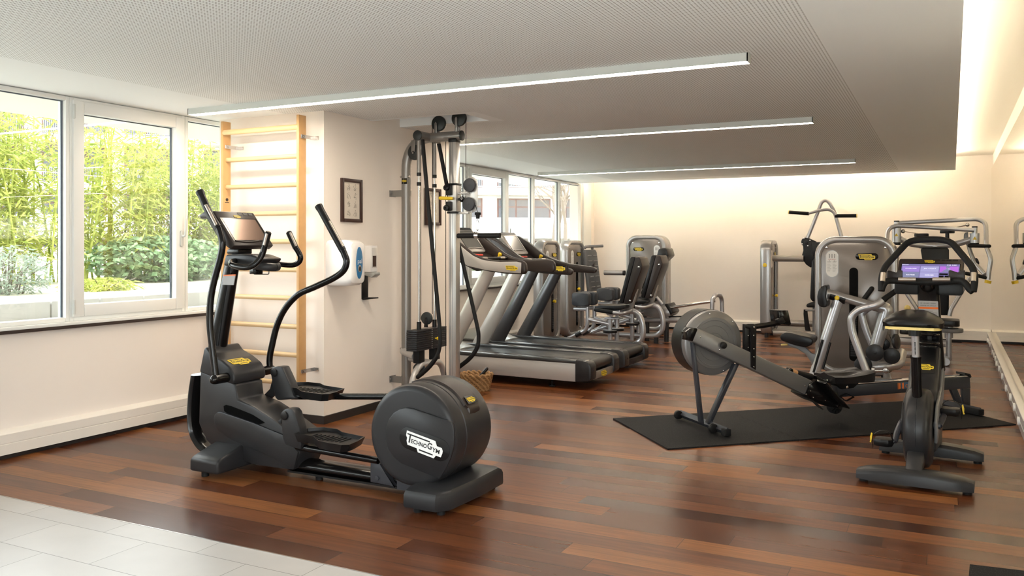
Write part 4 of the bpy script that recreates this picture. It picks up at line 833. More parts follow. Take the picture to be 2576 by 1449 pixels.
b = MB(); b.box(r1 + RN * .07 - Vector((0, 0, .004)), (.16, .062, .05), .008, rot=Matrix.Rotation(math.atan2(RN.y, RN.x), 3, 'Z')); b.obj('foot_cap', 'rubber', rf)
sc_ = zq(1470, 430, .0); sL = .185; sring = []
def seat_pt(a, s_): return sc_ + RA * a - RN * s_
b = MB(); nx, ny = 15, 13; top = []
for i in range(nx):
    a = -sL + 2 * sL * i / (nx - 1); f = i / (nx - 1); rowp = []
    for j in range(ny):
        q = -1 + 2 * j / (ny - 1); w = .165 * (1 - .12 * abs(2 * f - 1) ** 4) * (1 if f > .1 else .9)
        z = .030 + .028 * f * f - .020 * math.exp(-((abs(q) - .45) / .3) ** 2) * math.exp(-((f - .42) / .3) ** 2) + .014 * math.exp(-(q / .2) ** 2) * (1 - f) - .01 * abs(q) ** 4
        if f > .85: z -= .02 * math.exp(-(q / .35) ** 2)
        rowp.append((a, w * q, z))
    top.append(rowp)
bm = b.bm; vt = [[bm.verts.new(seat_pt(a, s_) + Vector((0, 0, z))) for a, s_, z in r_] for r_ in top]; vb = [[bm.verts.new(seat_pt(a * .97, s_ * .97) + Vector((0, 0, -.028))) for a, s_, z in r_] for r_ in top]; fs = []
for i in range(nx - 1):
    for j in range(ny - 1): fs.append(bm.faces.new((vt[i][j], vt[i + 1][j], vt[i + 1][j + 1], vt[i][j + 1]))); fs.append(bm.faces.new((vb[i][j], vb[i][j + 1], vb[i + 1][j + 1], vb[i + 1][j])))
    for j in (0, ny - 1): fs.append(bm.faces.new((vt[i][j], vb[i][j], vb[i + 1][j], vt[i + 1][j])))
for j in range(ny - 1):
    for i in (0, nx - 1): fs.append(bm.faces.new((vt[i][j], vt[i][j + 1], vb[i][j + 1], vb[i][j])))
bmesh.ops.recalc_face_normals(bm, faces=fs); seat = b.obj('seat', 'vinyl', row, 60)
rpl(zq, [(1095, 510), (1250, 560), (1830, 560), (1800, 600), (1700, 690), (1440, 722), (1300, 600), (1085, 560)], .075, .15, 'seat_carriage', 'black_plastic', row)
b = MB(); b.tube([zq(1090, 530, .06), zq(1245, 570, .06)], .012, 12); b.disc(zq(1545, 670, .08), RN, .012, .01, 14, .002); b.obj('seat_roller', 'steel', row)
p0, p1 = zm(1800, 1398, .0462), zm(2060, 1372, .0462); dx = (p1 - p0).normalized(); dz = Vector((0, 0, 1)); dz = (dz - dx * dz.dot(dx)).normalized()
b = MB(); b.prism([p0 + dx * .035 + dz * .026, p0 + dx * .34 + dz * .026, p0 + dx * .34 - dz * .026, p0 + dx * .035 - dz * .026], -RN * .0006); b.obj('brand_panel', 'logo_blue', rail)
b = MB()
def lp(pts): b.prism([p0 + dx * x + dz * y - RN * .0012 for x, y in pts], -RN * .0008)
lp([(0, -.026), (.006, -.026), (.006, .026), (0, .026)])
lp([(.012, -.026), (.018, -.026)] + [(.018 + .013 * math.cos(R(a)), .026 * math.sin(R(a))) for a in range(-90, 91, 15)][::-1][:0] + [(.018, .026), (.012, .026)])
lp([(.02, -.026), (.03, -.02), (.027, 0), (.03, .02), (.02, .026), (.016, 0)]); lp([(.052, -.026), (.042, -.02), (.045, 0), (.042, .02), (.052, .026), (.057, 0)]); lp([(.055, -.026), (.061, -.026), (.061, .026), (.055, .026)])
b.obj('brand_symbol', 'logo_orange', rail)
text_obj('lettering', 'concept 2', p0 + dx * .20, dx, dz, .055, 'logo_orange', rail, .002, width=.25)
# ---------------------------------------------------------------- two treadmills side by side, user end towards the room
mat('ash_silver', (0.50, 0.48, 0.46), 0.33, 0.35, coat=0.2); mat('pillar_dark', (0.055, 0.055, 0.06), 0.3, 0.4, coat=0.3); mat('belt', (0.016, 0.016, 0.017), 0.40, spec=0.3); mat('hood_grey', (0.32, 0.33, 0.31), 0.3, coat=0.3); mat('screen_off', (0.20, 0.19, 0.175), 0.18, 0.5); mat('bezel_silver', (0.46, 0.43, 0.40), 0.35, 0.5)
mat('rail_gloss', (0.035, 0.037, 0.040), 0.22, coat=0.2)
def treadmill(xr, y0, y1, dz, silver, label, arm_end):
    ym = (y0 + y1) / 2
    t = thing('treadmill', label, 'treadmill', (xr - 1.1, ym, 0), group=None)
    side = 'ash_silver' if silver else 'console_brown'
    def pr(pts, ya, yb, name, m, par=t, bev=.008): b = MB(); b.prism([(xr + x, ya, z + dz) for x, z in pts], (0, yb - ya, 0), bev, 2); return b.obj(name, m, par)
    Dk = [(-2.2, .06), (-.16, .04), (-.155, .215), (-1.3, .235), (-2.2, .245)]
    for ya, yb in ((y0, y0 + .03), (y1 - .03, y1)):
        pr(Dk, ya, yb, 'side_panel', side if silver else 'graphite_smooth', bev=.006)
    pr([(-2.2, .08), (-.1, .08), (-.1, .19), (-2.2, .2)], y0 + .03, y1 - .03, 'deck_frame', 'black_plastic')
    for ya, yb in ((y0 - .004, y0 + .15), (y1 - .15, y1 + .004)):
        pr([(-2.05, .225), (-.10, .212), (-.02, .205), (-.06, .245), (-2.05, .272)], ya, yb, 'foot_rail', 'rail_gloss', bev=.01)
        cp_ = pr([(-.165, .035), (-.02, .055), (.0, .075), (.0, .19), (-.025, .232), (-.08, .248), (-.165, .252)], ya - .002, yb + .002, 'end_cap', 'graphite', bev=.014)
        b = MB(); b.disc((xr + .001, (ya + yb) / 2, .15 + dz), (1, 0, 0), .008, .006, 12, .001); b.obj('cap_screw', 'ink', cp_)
    b = MB(); b.cyl((xr - .075, y0 + .14, .185 + dz), (xr - .075, y1 - .14, .185 + dz), .052, 24); b.obj('rear_roller', 'belt', t)
    b = MB(); b.bb(xr - 2.0, xr - .075, y0 + .14, y1 - .14, .195 + dz, .2375 + dz, .003); bl = b.obj('running_belt', 'belt', t)
    b = MB()
    for k, (a, c) in enumerate(((.0, .03), (.05, .06), (.08, .09), (.12, .19), (.22, .235), (.25, .265), (.29, .30))): b.bb(xr - .72 + a, xr - .72 + c, y0 + .2, y0 + .235, .2375 + dz, .2385 + dz)
    if not silver: b.obj('belt_print', 'sensor', bl)
    pp = pr([(-.04, .045), (-.015, .055), (-.012, .125), (-.04, .125)], y0 + .15, y1 - .15, 'rear_panel', 'bronze_grey' if silver else 'graphite', bev=.004)
    if silver: logo((xr - .0115, ym - .02, .09 + dz), (0, 1, 0), (0, 0, 1), .15, t)
    # motor hood
    b = MB(); rings = []
    for x, h in ((-1.60, .255), (-1.66, .268), (-1.80, .315), (-1.95, .36), (-2.1, .37), (-2.22, .34), (-2.26, .20)):
        rings.append([Vector((xr + x, ym + (y1 - y0) / 2 * .93 * math.sin(R(a)), dz + .08 + (h - .08) * max(0.02, math.cos(R(a)) ** .45))) for a in range(-90, 91, 15)])
    b.loft(rings); b.obj('motor_hood', 'hood_grey', t)
    # pillars
    for yc in (y0 + .065, y1 - .065):
        b = MB(); b.tube([(xr - 1.635, yc, .22 + dz), (xr - 1.40, yc, .62 + dz), (xr - 1.125, yc, 1.12 + dz)], [.085, .08, .070], 24, (1, .62), up=(1, 0, .55)); b.obj('pillar', 'ash_silver' if silver else 'pillar_dark', t)
    prof = [(arm_end, 1.10), (arm_end - .01, 1.17), (arm_end - .04, 1.196), (arm_end - .1, 1.204), (-.98, 1.199), (-1.10, 1.206), (-1.20, 1.222), (-1.30, 1.262), (-1.40, 1.33), (-1.55, 1.435), (-1.68, 1.505), (-1.75, 1.51), (-1.78, 1.48), (-1.72, 1.40), (-1.62, 1.29), (-1.50, 1.20), (-1.36, 1.13), (-1.14, 1.088), (-.94, 1.068), (arm_end - .02, 1.062)]
    if not silver: prof[:5] = [(arm_end, 1.088), (arm_end - .012, 1.112), (arm_end - .04, 1.128), (arm_end - .1, 1.136), (-.98, 1.165)]; prof[5] = (-1.10, 1.192); prof[-3:] = [(-1.14, 1.083), (-.94, 1.062), (arm_end - .03, 1.052)]
    inner = [(x, z) for x, z in prof]
    for sg, ya in ((1, y0), (-1, y1)):
        ar = pr(inner, ya + sg * .016, ya + sg * .085, 'handrail', 'console_brown', bev=.016)
        skin = [(x, z - .014) for x, z in prof[3:10]] + [(-1.66, 1.46), (-1.60, 1.31), (-1.49, 1.215), (-1.36, 1.142), (-1.14, 1.10), (-.94, 1.08), (arm_end - .05, 1.074), (arm_end - .045, 1.18)]
        pr(skin, ya + sg * .008, ya + sg * .03, 'rail_cover', side, ar, bev=.004)
        if sg == 1: logo((xr + arm_end - .15, y0 + .0075, 1.128 + dz), (1, 0, 0), (0, 0, 1), .135, ar)
    # dashboard, grip bar and console
    pr([(-1.22, 1.095), (-1.30, 1.16), (-1.50, 1.27), (-1.66, 1.43), (-1.74, 1.47), (-1.70, 1.38), (-1.52, 1.185), (-1.30, 1.085)], y0 + .08, y1 - .08, 'dashboard', 'console_brown', bev=.01)
    b = MB(); b.cyl((xr - 1.27, y0 + .08, 1.215 + dz), (xr - 1.27, y1 - .08, 1.215 + dz), .017, 14); gb = b.obj('grip_bar', 'black_plastic', t)
    for a in (-.20, .20): b = MB(); b.cyl((xr - 1.27, ym + a - .055, 1.216 + dz), (xr - 1.27, ym + a + .055, 1.216 + dz), .0178, 14); b.obj('sensor_plate', 'sensor', gb)
    for a in (-.30, .31): b = MB(); b.lathe((xr - 1.36, ym + a, 1.235 + dz), (.5, 0, .87), [(-.03, .014), (.01, .014), (.012, .022), (.03, .024), (.042, .016)], 14); b.obj('speed_knob', 'yellow', t)
    b = MB(); b.box((xr - 1.36, ym - .16, 1.252 + dz), (.07, .09, .02), .006); b.obj('safety_key', 'red', t)
    A, Bq = Vector((xr - 1.655, 0, 1.545 + dz)), Vector((xr - 1.465, 0, 1.285 + dz)); dn = (Bq - A).normalized(); nn = Vector((-dn.z, 0, dn.x)); nn = nn if nn.x > 0 else -nn; L = (Bq - A).length
    def P_(f, y, o=0): return A + dn * (L * f) + Vector((0, ym + y, 0)) + nn * o
    b = MB(); cpt = P_(.5, 0); b.prism(rrect(cpt, (0, 1, 0), -dn, .41, L, .03), -nn * .05, .01, 2); cs = b.obj('console', 'bezel_silver', t)
    b = MB(); b.prism(rrect(P_(.5, 0, .0005), (0, 1, 0), -dn, .345, L * .70, .006), nn * .0012); b.obj('screen_frame', 'black_gloss', cs)
    b = MB(); b.prism(rrect(P_(.5, 0, .0015), (0, 1, 0), -dn, .325, L * .66, .004), nn * .0012); b.obj('screen', 'screen_off', cs)
    b = MB(); b.tube([P_(.86 - .02 * math.sin(math.pi * k / 10), -.14 + .28 * k / 10, .006) for k in range(11)], .006, 8); b.obj('reading_ledge', 'bezel_silver', cs)
    b = MB(); b.prism(rrect(P_(.06, 0, .0), (0, 1, 0), -dn, .36, .035, .012), nn * .002); b.obj('top_strip', 'graphite', cs)
    for x in (-.45, -1.9):
        for y in (y0 + .10, y1 - .10): b = MB(); b.cyl((xr + x, y, 0), (xr + x, y, .012), .032, 16); b.cyl((xr + x, y, .01), (xr + x, y, .10 + dz), .009, 10); b.obj('levelling_foot', 'rubber', t)
treadmill(-3.0, 7.6, 8.4, .035, True, 'near treadmill with light silver sides and pillars, in front of the dark one', -.70)
treadmill(-3.1, 8.86, 9.70, .0, False, 'second treadmill with dark pillars, behind the silver-sided treadmill', -.63)

# ---------------------------------------------------------------- wall bars
mat('beech', (0.62, 0.36, 0.15), 0.4, noise=(14, .12)); mat('rung_wood', (0.70, 0.49, 0.26), 0.35, noise=(10, .10))
wbars = thing('wall_bars', 'tall wooden wall bars with ten rungs fixed to the white pier', 'wall bars', (-4.82, 5.15, .25))
for x in (-5.19, -4.408):
    b = MB(); b.bb(x - .0125, x + .0125, 5.088, 5.172, .25, 2.385, .003); up_ = b.obj('upright', 'beech', wbars)
for k in range(10):
    z = .319 + .2193 * k; y = 5.128 if k < 9 else 5.098
    b = MB(); b.tube([(-5.185, y, z), (-4.41, y, z)], .019, 16, (1.0, .72) if k < 9 else (1.15, .6), up=(0, 0, 1)); b.obj('rung', 'rung_wood', wbars)
for x, z, s in ((-5.165, 2.18, 1), (-4.385, 2.22, 1), (-4.385, .42, 1)):
    b = MB(); b.bb(x, x + .004, 5.10, YP0 - .001, z - .014, z + .014); b.bb(x, x + .045 * s, YP0 - .005, YP0 - .001, z - .014, z + .014); b.disc((x + .005, 5.13, z), (1, 0, 0), .007, .006, 10, .001); b.obj('fixing_bracket', 'steel', wbars)
b = MB(); b.tube([(-5.1768, 5.13 + .012 * math.cos(a), 1.755 + .012 * math.sin(a)) for a in [2 * math.pi * k / 20 for k in range(21)]], .002, 6, caps=False); b.bb(-5.1778, -5.1762, 5.122, 5.138, 1.748, 1.762); b.bb(-5.1778, -5.1762, 5.108, 5.152, 1.728, 1.734); b.obj('maker_mark', 'ink', wbars)

# ---------------------------------------------------------------- on the pier: framed charts, towel and soap dispensers
mat('frame_brown', (0.045, 0.020, 0.015), 0.35); mat('print_paper', (0.66, 0.60, 0.52), 0.5, coat=0.6); MATS['print_paper'].node_tree.nodes['Principled BSDF'].inputs['Coat Roughness'].default_value = 0.02; mat('pencil', (0.25, 0.23, 0.20), 0.7)
def picture(y0, y1, z0, z1, label):
    x = XP + .001
    t = thing('framed_chart', label, 'picture', (x, (y0 + y1) / 2, (z0 + z1) / 2))
    b = MB()
    for a in ((y0, y0 + .028, z0, z1), (y1 - .028, y1, z0, z1), (y0 + .028, y1 - .028, z0, z0 + .028), (y0 + .028, y1 - .028, z1 - .028, z1)): b.bb(x, x + .022, *a, .003)
    b.obj('picture_frame', 'frame_brown', t)
    b = MB(); b.bb(x, x + .008, y0 + .028, y1 - .028, z0 + .028, z1 - .028); b.obj('print', 'print_paper', t)
    b = MB(); r_ = random.Random(int(y0 * 100))
    for c in (.36, .68):
        for k in range(4):
            cy, cz = y0 + (y1 - y0) * c, z0 + (z1 - z0) * (.2 + .2 * k)
            for q in range(3):
                p = [(x + .0086, cy + r_.uniform(-.022, .022), cz + r_.uniform(-.026, .026)) for _ in range(4)]; b.tube(catmull(p, 4), .0008, 4)
            b.ball((x + .0086, cy + .004, cz + .026), .004, (.1, 1, 1))
    b.obj('figure_sketches', 'pencil', t)
picture(5.452, 5.722, 1.573, 1.923, 'dark-framed exercise chart hanging above the towel dispenser'); picture(6.688, 6.956, 1.575, 1.92, 'dark-framed exercise chart half hidden behind the pulley machine')
mat('dispenser_white', (0.80, 0.79, 0.77), 0.22, coat=0.5); mat('pal_blue', (0.03, 0.17, 0.36), 0.3); mat('clear_plastic', (0.62, 0.60, 0.58), 0.15, coat=0.5)
tw = thing('towel_dispenser', 'white rounded paper towel dispenser with blue oval on the pier', 'towel dispenser', (XP, 5.37, 1.25))
b = MB(); rings = []
for x, k in ((XP + .0005, .97), (XP + .02, 1.0), (XP + .15, .985), (XP + .205, .95), (XP + .235, .86), (XP + .247, .70), (XP + .250, .45)):
    rings.append(rrect((x, 5.372, 1.25), (0, 1, 0), (0, 0, 1), .20 * k, .365 * k, .045 * k, 6))
b.loft(rings); shell = b.obj('shell', 'dispenser_white', tw)
b = MB(); oc = Vector((XP + .2505, 5.372, 1.25))
def oval(c, w, h, dx): return [c + Vector((0, w * math.cos(a), h * math.sin(a))) for a in [2 * math.pi * k / 32 for k in range(32)]]
b.prism(oval(oc - Vector((.006, 0, 0)), .042, .124, 0), (.008, 0, 0), .003); b.obj('blue_oval', 'pal_blue', tw)
text_obj('lettering', 'pal', oc + Vector((.003, 0, .012)), (0, 1, 0), (0, 0, 1), .052, 'logo_white', tw)
b = MB(); b.prism(oval(oc + Vector((.0015, 0, -.045)), .020, .027, 0), (.004, 0, 0), .0015); b.obj('lock_ring', 'sensor', tw)
b = MB(); b.prism(oval(oc + Vector((.005, 0, -.045)), .012, .018, 0), (.002, 0, 0)); b.obj('viewing_window', 'ink', tw)
sp = thing('soap_dispenser', 'white wall soap dispenser with grey lever and black drip tray', 'soap dispenser', (XP, 5.77, 1.3))
b = MB(); b.bb(XP + .0005, XP + .10, 5.722, 5.82, 1.165, 1.385, .008); b.obj('case', 'dispenser_white', sp)
b = MB(); b.bb(XP + .0995, XP + .102, 5.738, 5.804, 1.20, 1.365, .001); b.obj('level_window', 'clear_plastic', sp)
b = MB(); b.bb(XP + .1015, XP + .1035, 5.748, 5.794, 1.21, 1.30); b.obj('refill_bottle', 'frame_brown', sp)
b = MB(); b.prism([(XP + .02, 5.73, 1.165), (XP + .13, 5.73, 1.165), (XP + .135, 5.73, 1.145), (XP + .10, 5.73, 1.12), (XP + .03, 5.73, 1.14)], (0, .08, 0), .005); b.obj('lever', 'hood_grey', sp)
b = MB(); b.bb(XP + .0005, XP + .012, 5.73, 5.81, .94, 1.14, .003); b.prism([(XP + .005, 5.735, .955), (XP + .12, 5.735, .958), (XP + .12, 5.735, .948), (XP + .005, 5.735, .935)], (0, .07, 0), .003); b.obj('drip_tray', 'black_plastic', sp)
# ---------------------------------------------------------------- woven basket
mat('seagrass', (0.33, 0.185, 0.075), 0.8, noise=(70, .45))
bk_ = thing('woven_basket', 'small woven brown seagrass basket on the floor by the near treadmill', 'basket', (-3.99, 7.16, 0))
b = MB(); bc = Vector((-4.0, 7.16, 0))
for k in range(9):
    z = .012 + k * .0175; rx, ry = .115 + .0045 * k, .10 + .0045 * k
    b.tube([bc + Vector((rx * math.cos(a) * (1 + .035 * math.sin(17 * a + k * 2.4)), ry * math.sin(a) * (1 + .035 * math.sin(17 * a + k * 2.4)), z + .008 * math.sin(17 * a + k * 2.4 + 1))) for a in [2 * math.pi * q / 84 for q in range(85)]], .0125, 7, caps=False)
b.obj('woven_wall', 'seagrass', bk_)
b = MB(); b.disc(bc + Vector((0, 0, .008)), (0, 0, 1), .11, .014, 32, .002); b.obj('base', 'seagrass', bk_)
b = MB(); p0, p1 = Vector((-4.04, 7.13, .03)), Vector((-3.905, 7.19, .205)); b.tube([p0, p1], .0155, 16, round_end=True); tag(b.obj('bar_handle', 'black_gloss'), 'short black handle sticking out of the woven basket', 'exercise handle')

# ---------------------------------------------------------------- pulley machine bolted to the pier
mat('frame_grey', (0.25, 0.235, 0.22), 0.33, 0.45, coat=0.25); mat('alu', (0.58, 0.57, 0.55), 0.33, 0.75); mat('pulley_black', (0.018, 0.022, 0.022), 0.35)
YM = 6.20
k1, k2, k3, k4 = zoomed(980, 260, 6.0385), zoomed(980, 740, 5.571), zoomed(940, 230, 4.391), zoomed(960, 260, 2.0125)
pm = thing('cable_pulley_machine', 'tall grey cable pulley machine with weight stack bolted to the pier', 'pulley machine', (-3.95, YM, 0))
pth = [W(1022, 610, y=YM)]; pth[0].z = 0
xpost = pth[0].x; top = k1(620, 522, y=YM); ztop = top.z; xend = k1(1092, 510, y=YM).x
pth = fillet([(xpost, YM, 0.0), (xpost, YM, ztop), (xend, YM, ztop)], .30, 12)
b = MB(); b.tube(pth, .0415, 20); pf = b.obj('frame_tube', 'frame_grey', pm)
b = MB(); b.disc((xend + .004, YM, ztop), (1, 0, 0), .0435, .012, 24, .003); b.obj('end_cap', 'pulley_black', pf)
XC = -3.93; capn = W(1050.9, 344, x=XC)
b = MB(); b.cyl((XC, capn.y, ztop), (XC, 6.34, ztop), .0405, 20); cb_ = b.obj('cross_tube', 'frame_grey', pm)
b = MB(); b.disc((XC, capn.y - .004, ztop), (0, 1, 0), .0435, .012, 24, .003); b.obj('end_cap', 'pulley_black', cb_)
for z in (1.835, .225):
    b = MB(); b.tube([(xpost, YM, z - .028), (xpost, YM, z + .028)], .045, 20); b.bb(XP, xpost - .01, YM - .045, YM - .037, z - .028, z + .028); b.bb(XP, XP + .004, YM - .07, YM + .02, z - .028, z + .028); b.disc((XP + .008, YM - .06, z), (1, 0, 0), .010, .012, 10, .002); b.obj('wall_clamp', 'frame_grey', pm)
for z in (1.98, .49): 
    for s_ in (-1, 1): b = MB(); b.disc((xpost + s_ * .04, YM - .02, z), (1, 0, 0), .010, .016, 10, .003); b.obj('bolt', 'steel', pm)
b = MB(); b.prism([(xpost - .02, YM - .0392, 1.915), (xpost + .034, YM - .0392, 1.915), (xpost + .034, YM - .0392, 1.965), (xpost - .02, YM - .0392, 1.965)], (0, -.002, 0)); b.obj('badge_plate', 'black_gloss', pf)
logo((xpost + .007, YM - .0415, 1.942), (1, 0, 0), (0, 0, 1), .048, pf)
# weight stack and guide rods
Y0, Y1, X0, X1 = 5.93, 6.405, -3.98, -3.878
for k in range(10):
    z = .508 + k * .0175; b = MB(); b.bb(X0, X1, Y0 + (.004 if k == 9 else 0), Y1, z, z + .0155, .0015); b.obj('weight_plate', 'graphite_smooth', pm)
rods = [W(1054, 500, x=XC).y, W(1093, 500, x=XC).y]
for y in rods:
    b = MB(); b.cyl((XC, y, .36), (XC, y, 2.0), .0095, 14); rd = b.obj('guide_rod', 'chrome', pm)
    b = MB(); b.cyl((XC, y, 1.985), (XC, y, ztop - .02), .018, 16); b.obj('rod_sleeve', 'frame_grey', rd)
    for za, zb_ in ((1.968, 1.995), (1.885, 1.915), (.68, .745)): b = MB(); b.cyl((XC, y, za), (XC, y, zb_), .0195, 16); b.obj('rod_collar', 'black_plastic', rd)
    b = MB(); b.bb(XC - .03, XC + .03, y - .045, y + .045, .40, .507, .006); b.obj('stack_cushion', 'rubber', pm)
ymid = sum(rods) / 2
b = MB(); b.disc((XC, ymid, .765), (0, 1, 0), .054, .022, 32, .004); sp_ = b.obj('stack_pulley', 'pulley_black', pm)
b = MB(); b.prism([(XC - .02, ymid - .016, .69), (XC + .02, ymid - .016, .69), (XC + .012, ymid - .016, .775), (XC - .012, ymid - .016, .775)], (0, .004, 0), .001); b.disc((XC, ymid - .018, .765), (0, 1, 0), .008, .006, 10, .001); b.obj('pulley_bracket', 'black_plastic', sp_)
b = MB(); ps = W(1095, 851, x=X1); b.lathe((X1, ps.y, ps.z), (1, 0, 0), [(0, .006), (.02, .006), (.021, .014), (.045, .015), (.05, .011)], 14); b.obj('selector_pin', 'yellow', pm)
b = MB()
for k in range(10): b.disc((X1 + .0005, ymid - .0, .516 + k * .0175), (1, 0, 0), .004, .002, 8, .0005)
b.obj('number_studs', 'paper', pm)
b = MB(); b.tube(fillet([(XC + .02, Y0 - .02, .0), (XC + .02, Y0 - .05, .22), (XC + .02, Y0 + .06, .385), (XC + .02, Y1 - .05, .385), (XC + .02, Y1 + .12, .0)], .10, 8), .026, 16); b.obj('base_hoop', 'ash_silver', pm)
b = MB(); b.tube([(xpost - .02, YM - .01, .47), (XC - .04, YM - .15, .45)], .034, 18); b.tube([(xpost, YM, .41), (XC + .02, YM, .385)], .025, 14); b.obj('lower_cross_tube', 'ash_silver', pm)
b = MB(); b.disc(W(1055, 930, x=XC), (0, 1, 0), .06, .02, 28, .004); b.obj('lower_pulley', 'pulley_black', pm)
# aluminium column with sliding pulley block
xc = W(1143, 500, y=YM).x
b = MB(); b.bb(xc - .036, xc + .036, YM - .036, YM + .036, 0.03, ztop - .03, .006)
colm = b.obj('column', 'alu', pm)
b = MB()
for x in (-.021, .0):  b.bb(xc + x, xc + x + .004, YM - .0366, YM - .035, .03, ztop - .04)
b.obj('column_grooves', 'mid_grey', colm)
b = MB(); b.bb(xc - .038, xc + .038, YM - .038, YM + .038, ztop - .055, ztop - .02, .004); b.obj('column_cap', 'black_plastic', colm)
b = MB(); b.bb(xc - .07, xc + .07, YM - .1, YM + .1, 0, .03, .005); b.obj('column_base', 'black_plastic', colm)
def side_pulley(name, c, r, plate, yo=.02, par=pm):
    b = MB(); b.disc((c.x, c.y, c.z), (0, 1, 0), r, .030, 36, .005); p_ = b.obj(name, 'pulley_black', par)
    for s_ in (-1, 1):
        b = MB(); x0, z0, x1, z1, w = plate; b.prism([(x0 - w, c.y + s_ * .02, z0), (x0 + w, c.y + s_ * .02, z0), (x1 + w * .8, c.y + s_ * .02, z1), (x1, c.y + s_ * .02, z1 + .014), (x1 - w * .8, c.y + s_ * .02, z1)], (0, s_ * .004, 0), .001); b.disc((x1, c.y + s_ * .026, z1 - .006), (0, 1, 0), .009, .005, 12, .001); b.obj('pulley_bracket', 'frame_grey', p_)
    return p_
c1, c2, c3 = k1(1058, 228, y=YM), k1(748, 308, y=YM), k1(385, 745, y=YM - .03)
side_pulley('top_pulley', c1, .068, (k1(1032, 440, y=YM).x, ztop + .02, k1(1030, 225, y=YM).x, c1.z, .014)); side_pulley('top_pulley', c2, .066, (k1(720, 460, y=YM).x, ztop + .02, k1(720, 300, y=YM).x, c2.z, .014)); side_pulley('inner_pulley', c3, .066, (c3.x - .0, ztop - .02, c3.x - .005, c3.z, .022))
z0s, z1s = k3(880, 1350, y=YM).z, k3(880, 1020, y=YM).z
b = MB(); b.bb(xc - .042, xc + .042, YM - .042, YM + .042, z0s, z1s, .006); sl = b.obj('slider', 'alu', pm)
for z in (z0s, z1s - .016): b = MB(); b.bb(xc - .046, xc + .046, YM - .046, YM + .046, z, z + .018, .004); b.disc((xc - .022, YM - .048, z + .009), (0, 1, 0), .006, .006, 10, .001); b.obj('slider_band', 'black_plastic', sl)
for f0_, f1_ in ((.08, .40), (.60, .95)):
    za, zb_ = z0s + (z1s - z0s) * f0_, z0s + (z1s - z0s) * f1_; b = MB(); b.bb(xc - .05, xc + .005, YM - .066, YM - .04, za, zb_, .008); zz = zb_ - .025 if f0_ > .5 else za + .025; b.lathe((xc - .034, YM - .066, zz), (0, -1, 0), [(0, .024), (.02, .024), (.026, .016), (.026, .010), (.01, .008)], 18); b.obj('slider_hook', 'black_plastic', sl)
hp, hq = k3(870, 1182, y=YM - .06), k3(735, 1178, y=YM - .09)
b = MB(); b.tube([Vector((xc - .01, YM - .035, hp.z)), hp, hq], [.0135, .0135, .015], 14, round_end=True); b.obj('slider_handle', 'yellow', sl)
b = MB(); b.lathe((xc + .042, YM, hp.z - .005), (1, 0, 0), [(0, .012), (.02, .012), (.022, .024), (.042, .026), (.05, .018)], 16); b.obj('slider_knob', 'black_plastic', sl)
d1, d2 = k3(1066, 1036, y=YM), k3(1057, 1246, y=YM)
for c in (d1, d2): b = MB(); b.disc(c + Vector((0, -.012, 0)), (0, 1, 0), .057, .024, 36, .007); b.disc(c + Vector((0, -.024, 0)), (0, 1, 0), .013, .003, 16, .001); b.obj('swivel_pulley', 'vinyl_grey', sl)
b = MB()
for s_ in (.012,):
    b.prism(capsule((d1 + d2) / 2 + Vector((.006, s_, 0)), (0, 0, 1), (1, 0, 0), .30, .126), (0, .005, 0), .0015)
for c in (k3(990, 1125, y=YM), k3(1000, 1345, y=YM)): b.bb(xc + .04, c.x + .02, YM - .012, YM + .012, c.z - .008, c.z + .008, .003); b.bb(c.x - .03, c.x + .05, YM - .02, YM + .012, c.z - .008, c.z + .01, .004)
b.obj('swivel_bracket', 'alu', sl)
def cable(name, pts, r=.0028): b = MB(); b.tube(pts, r, 8); return b.obj(name, 'rubber', pm)
cable('cable', [c1 + Vector((.066, 0, 0)), k3(1018, 960, y=YM)]); cable('cable', [k4(140, 280, y=YM), k4(140, 1270, y=YM)]); xq = k4(325, 640, y=YM).x
cable('cable', [Vector((xq, YM, ztop - .04)), Vector((xq, YM, .03))]); cable('cable', [Vector((c2.x - .064, YM, c2.z)), Vector((c2.x - .064, YM, .80))]); cable('cable', [c3 + Vector((.06, 0, 0)), Vector((c3.x + .06, YM - .03, .75))])
# handle bar clipped to the cable
ring = k4(483, 670, y=YM); c0_ = k4(487, 570, y=YM)
b = MB(); b.tube([d2 + Vector((.058, 0, -.01)), c0_ + Vector((0, 0, .03))], .0028, 8); b.lathe(c0_ + Vector((0, 0, .032)), (0, 0, -1), [(0, .012), (.004, .026), (.022, .026), (.026, .017), (.055, .016)], 16); b.obj('cable_stop', 'rubber', pm)
pb = thing('pull_bar', 'short straight black pull bar clipped to the cable beside the column', 'pull bar', tuple(ring))
xl, xr_ = W(1151, 593, y=YM).x, W(1258, 593, y=YM).x
b = MB(); b.tube([(xl, YM - .0, ring.z), (xr_, YM, ring.z)], .0215, 18); b.obj('bar', 'rubber', pb)
b = MB(); b.tube([(ring.x - .018, YM, ring.z), (ring.x + .018, YM, ring.z)], .026, 18); b.tube([ring + Vector((0, math.cos(a) * .012, .035 + math.sin(a) * .016)) for a in [2 * math.pi * k / 16 for k in range(17)]], .004, 8, caps=False); b.obj('centre_ring', 'chrome', pb)
b = MB(); zt_, zb_ = c0_.z - .03, ring.z + .04; b.tube([Vector((ring.x + .004 + math.cos(a) * .013, YM, (zt_ + zb_) / 2 + math.sin(a) * (zt_ - zb_) * .5)) for a in [2 * math.pi * k / 24 for k in range(25)]], .0038, 8, caps=False); b.obj('carabiner', 'chrome', pb)
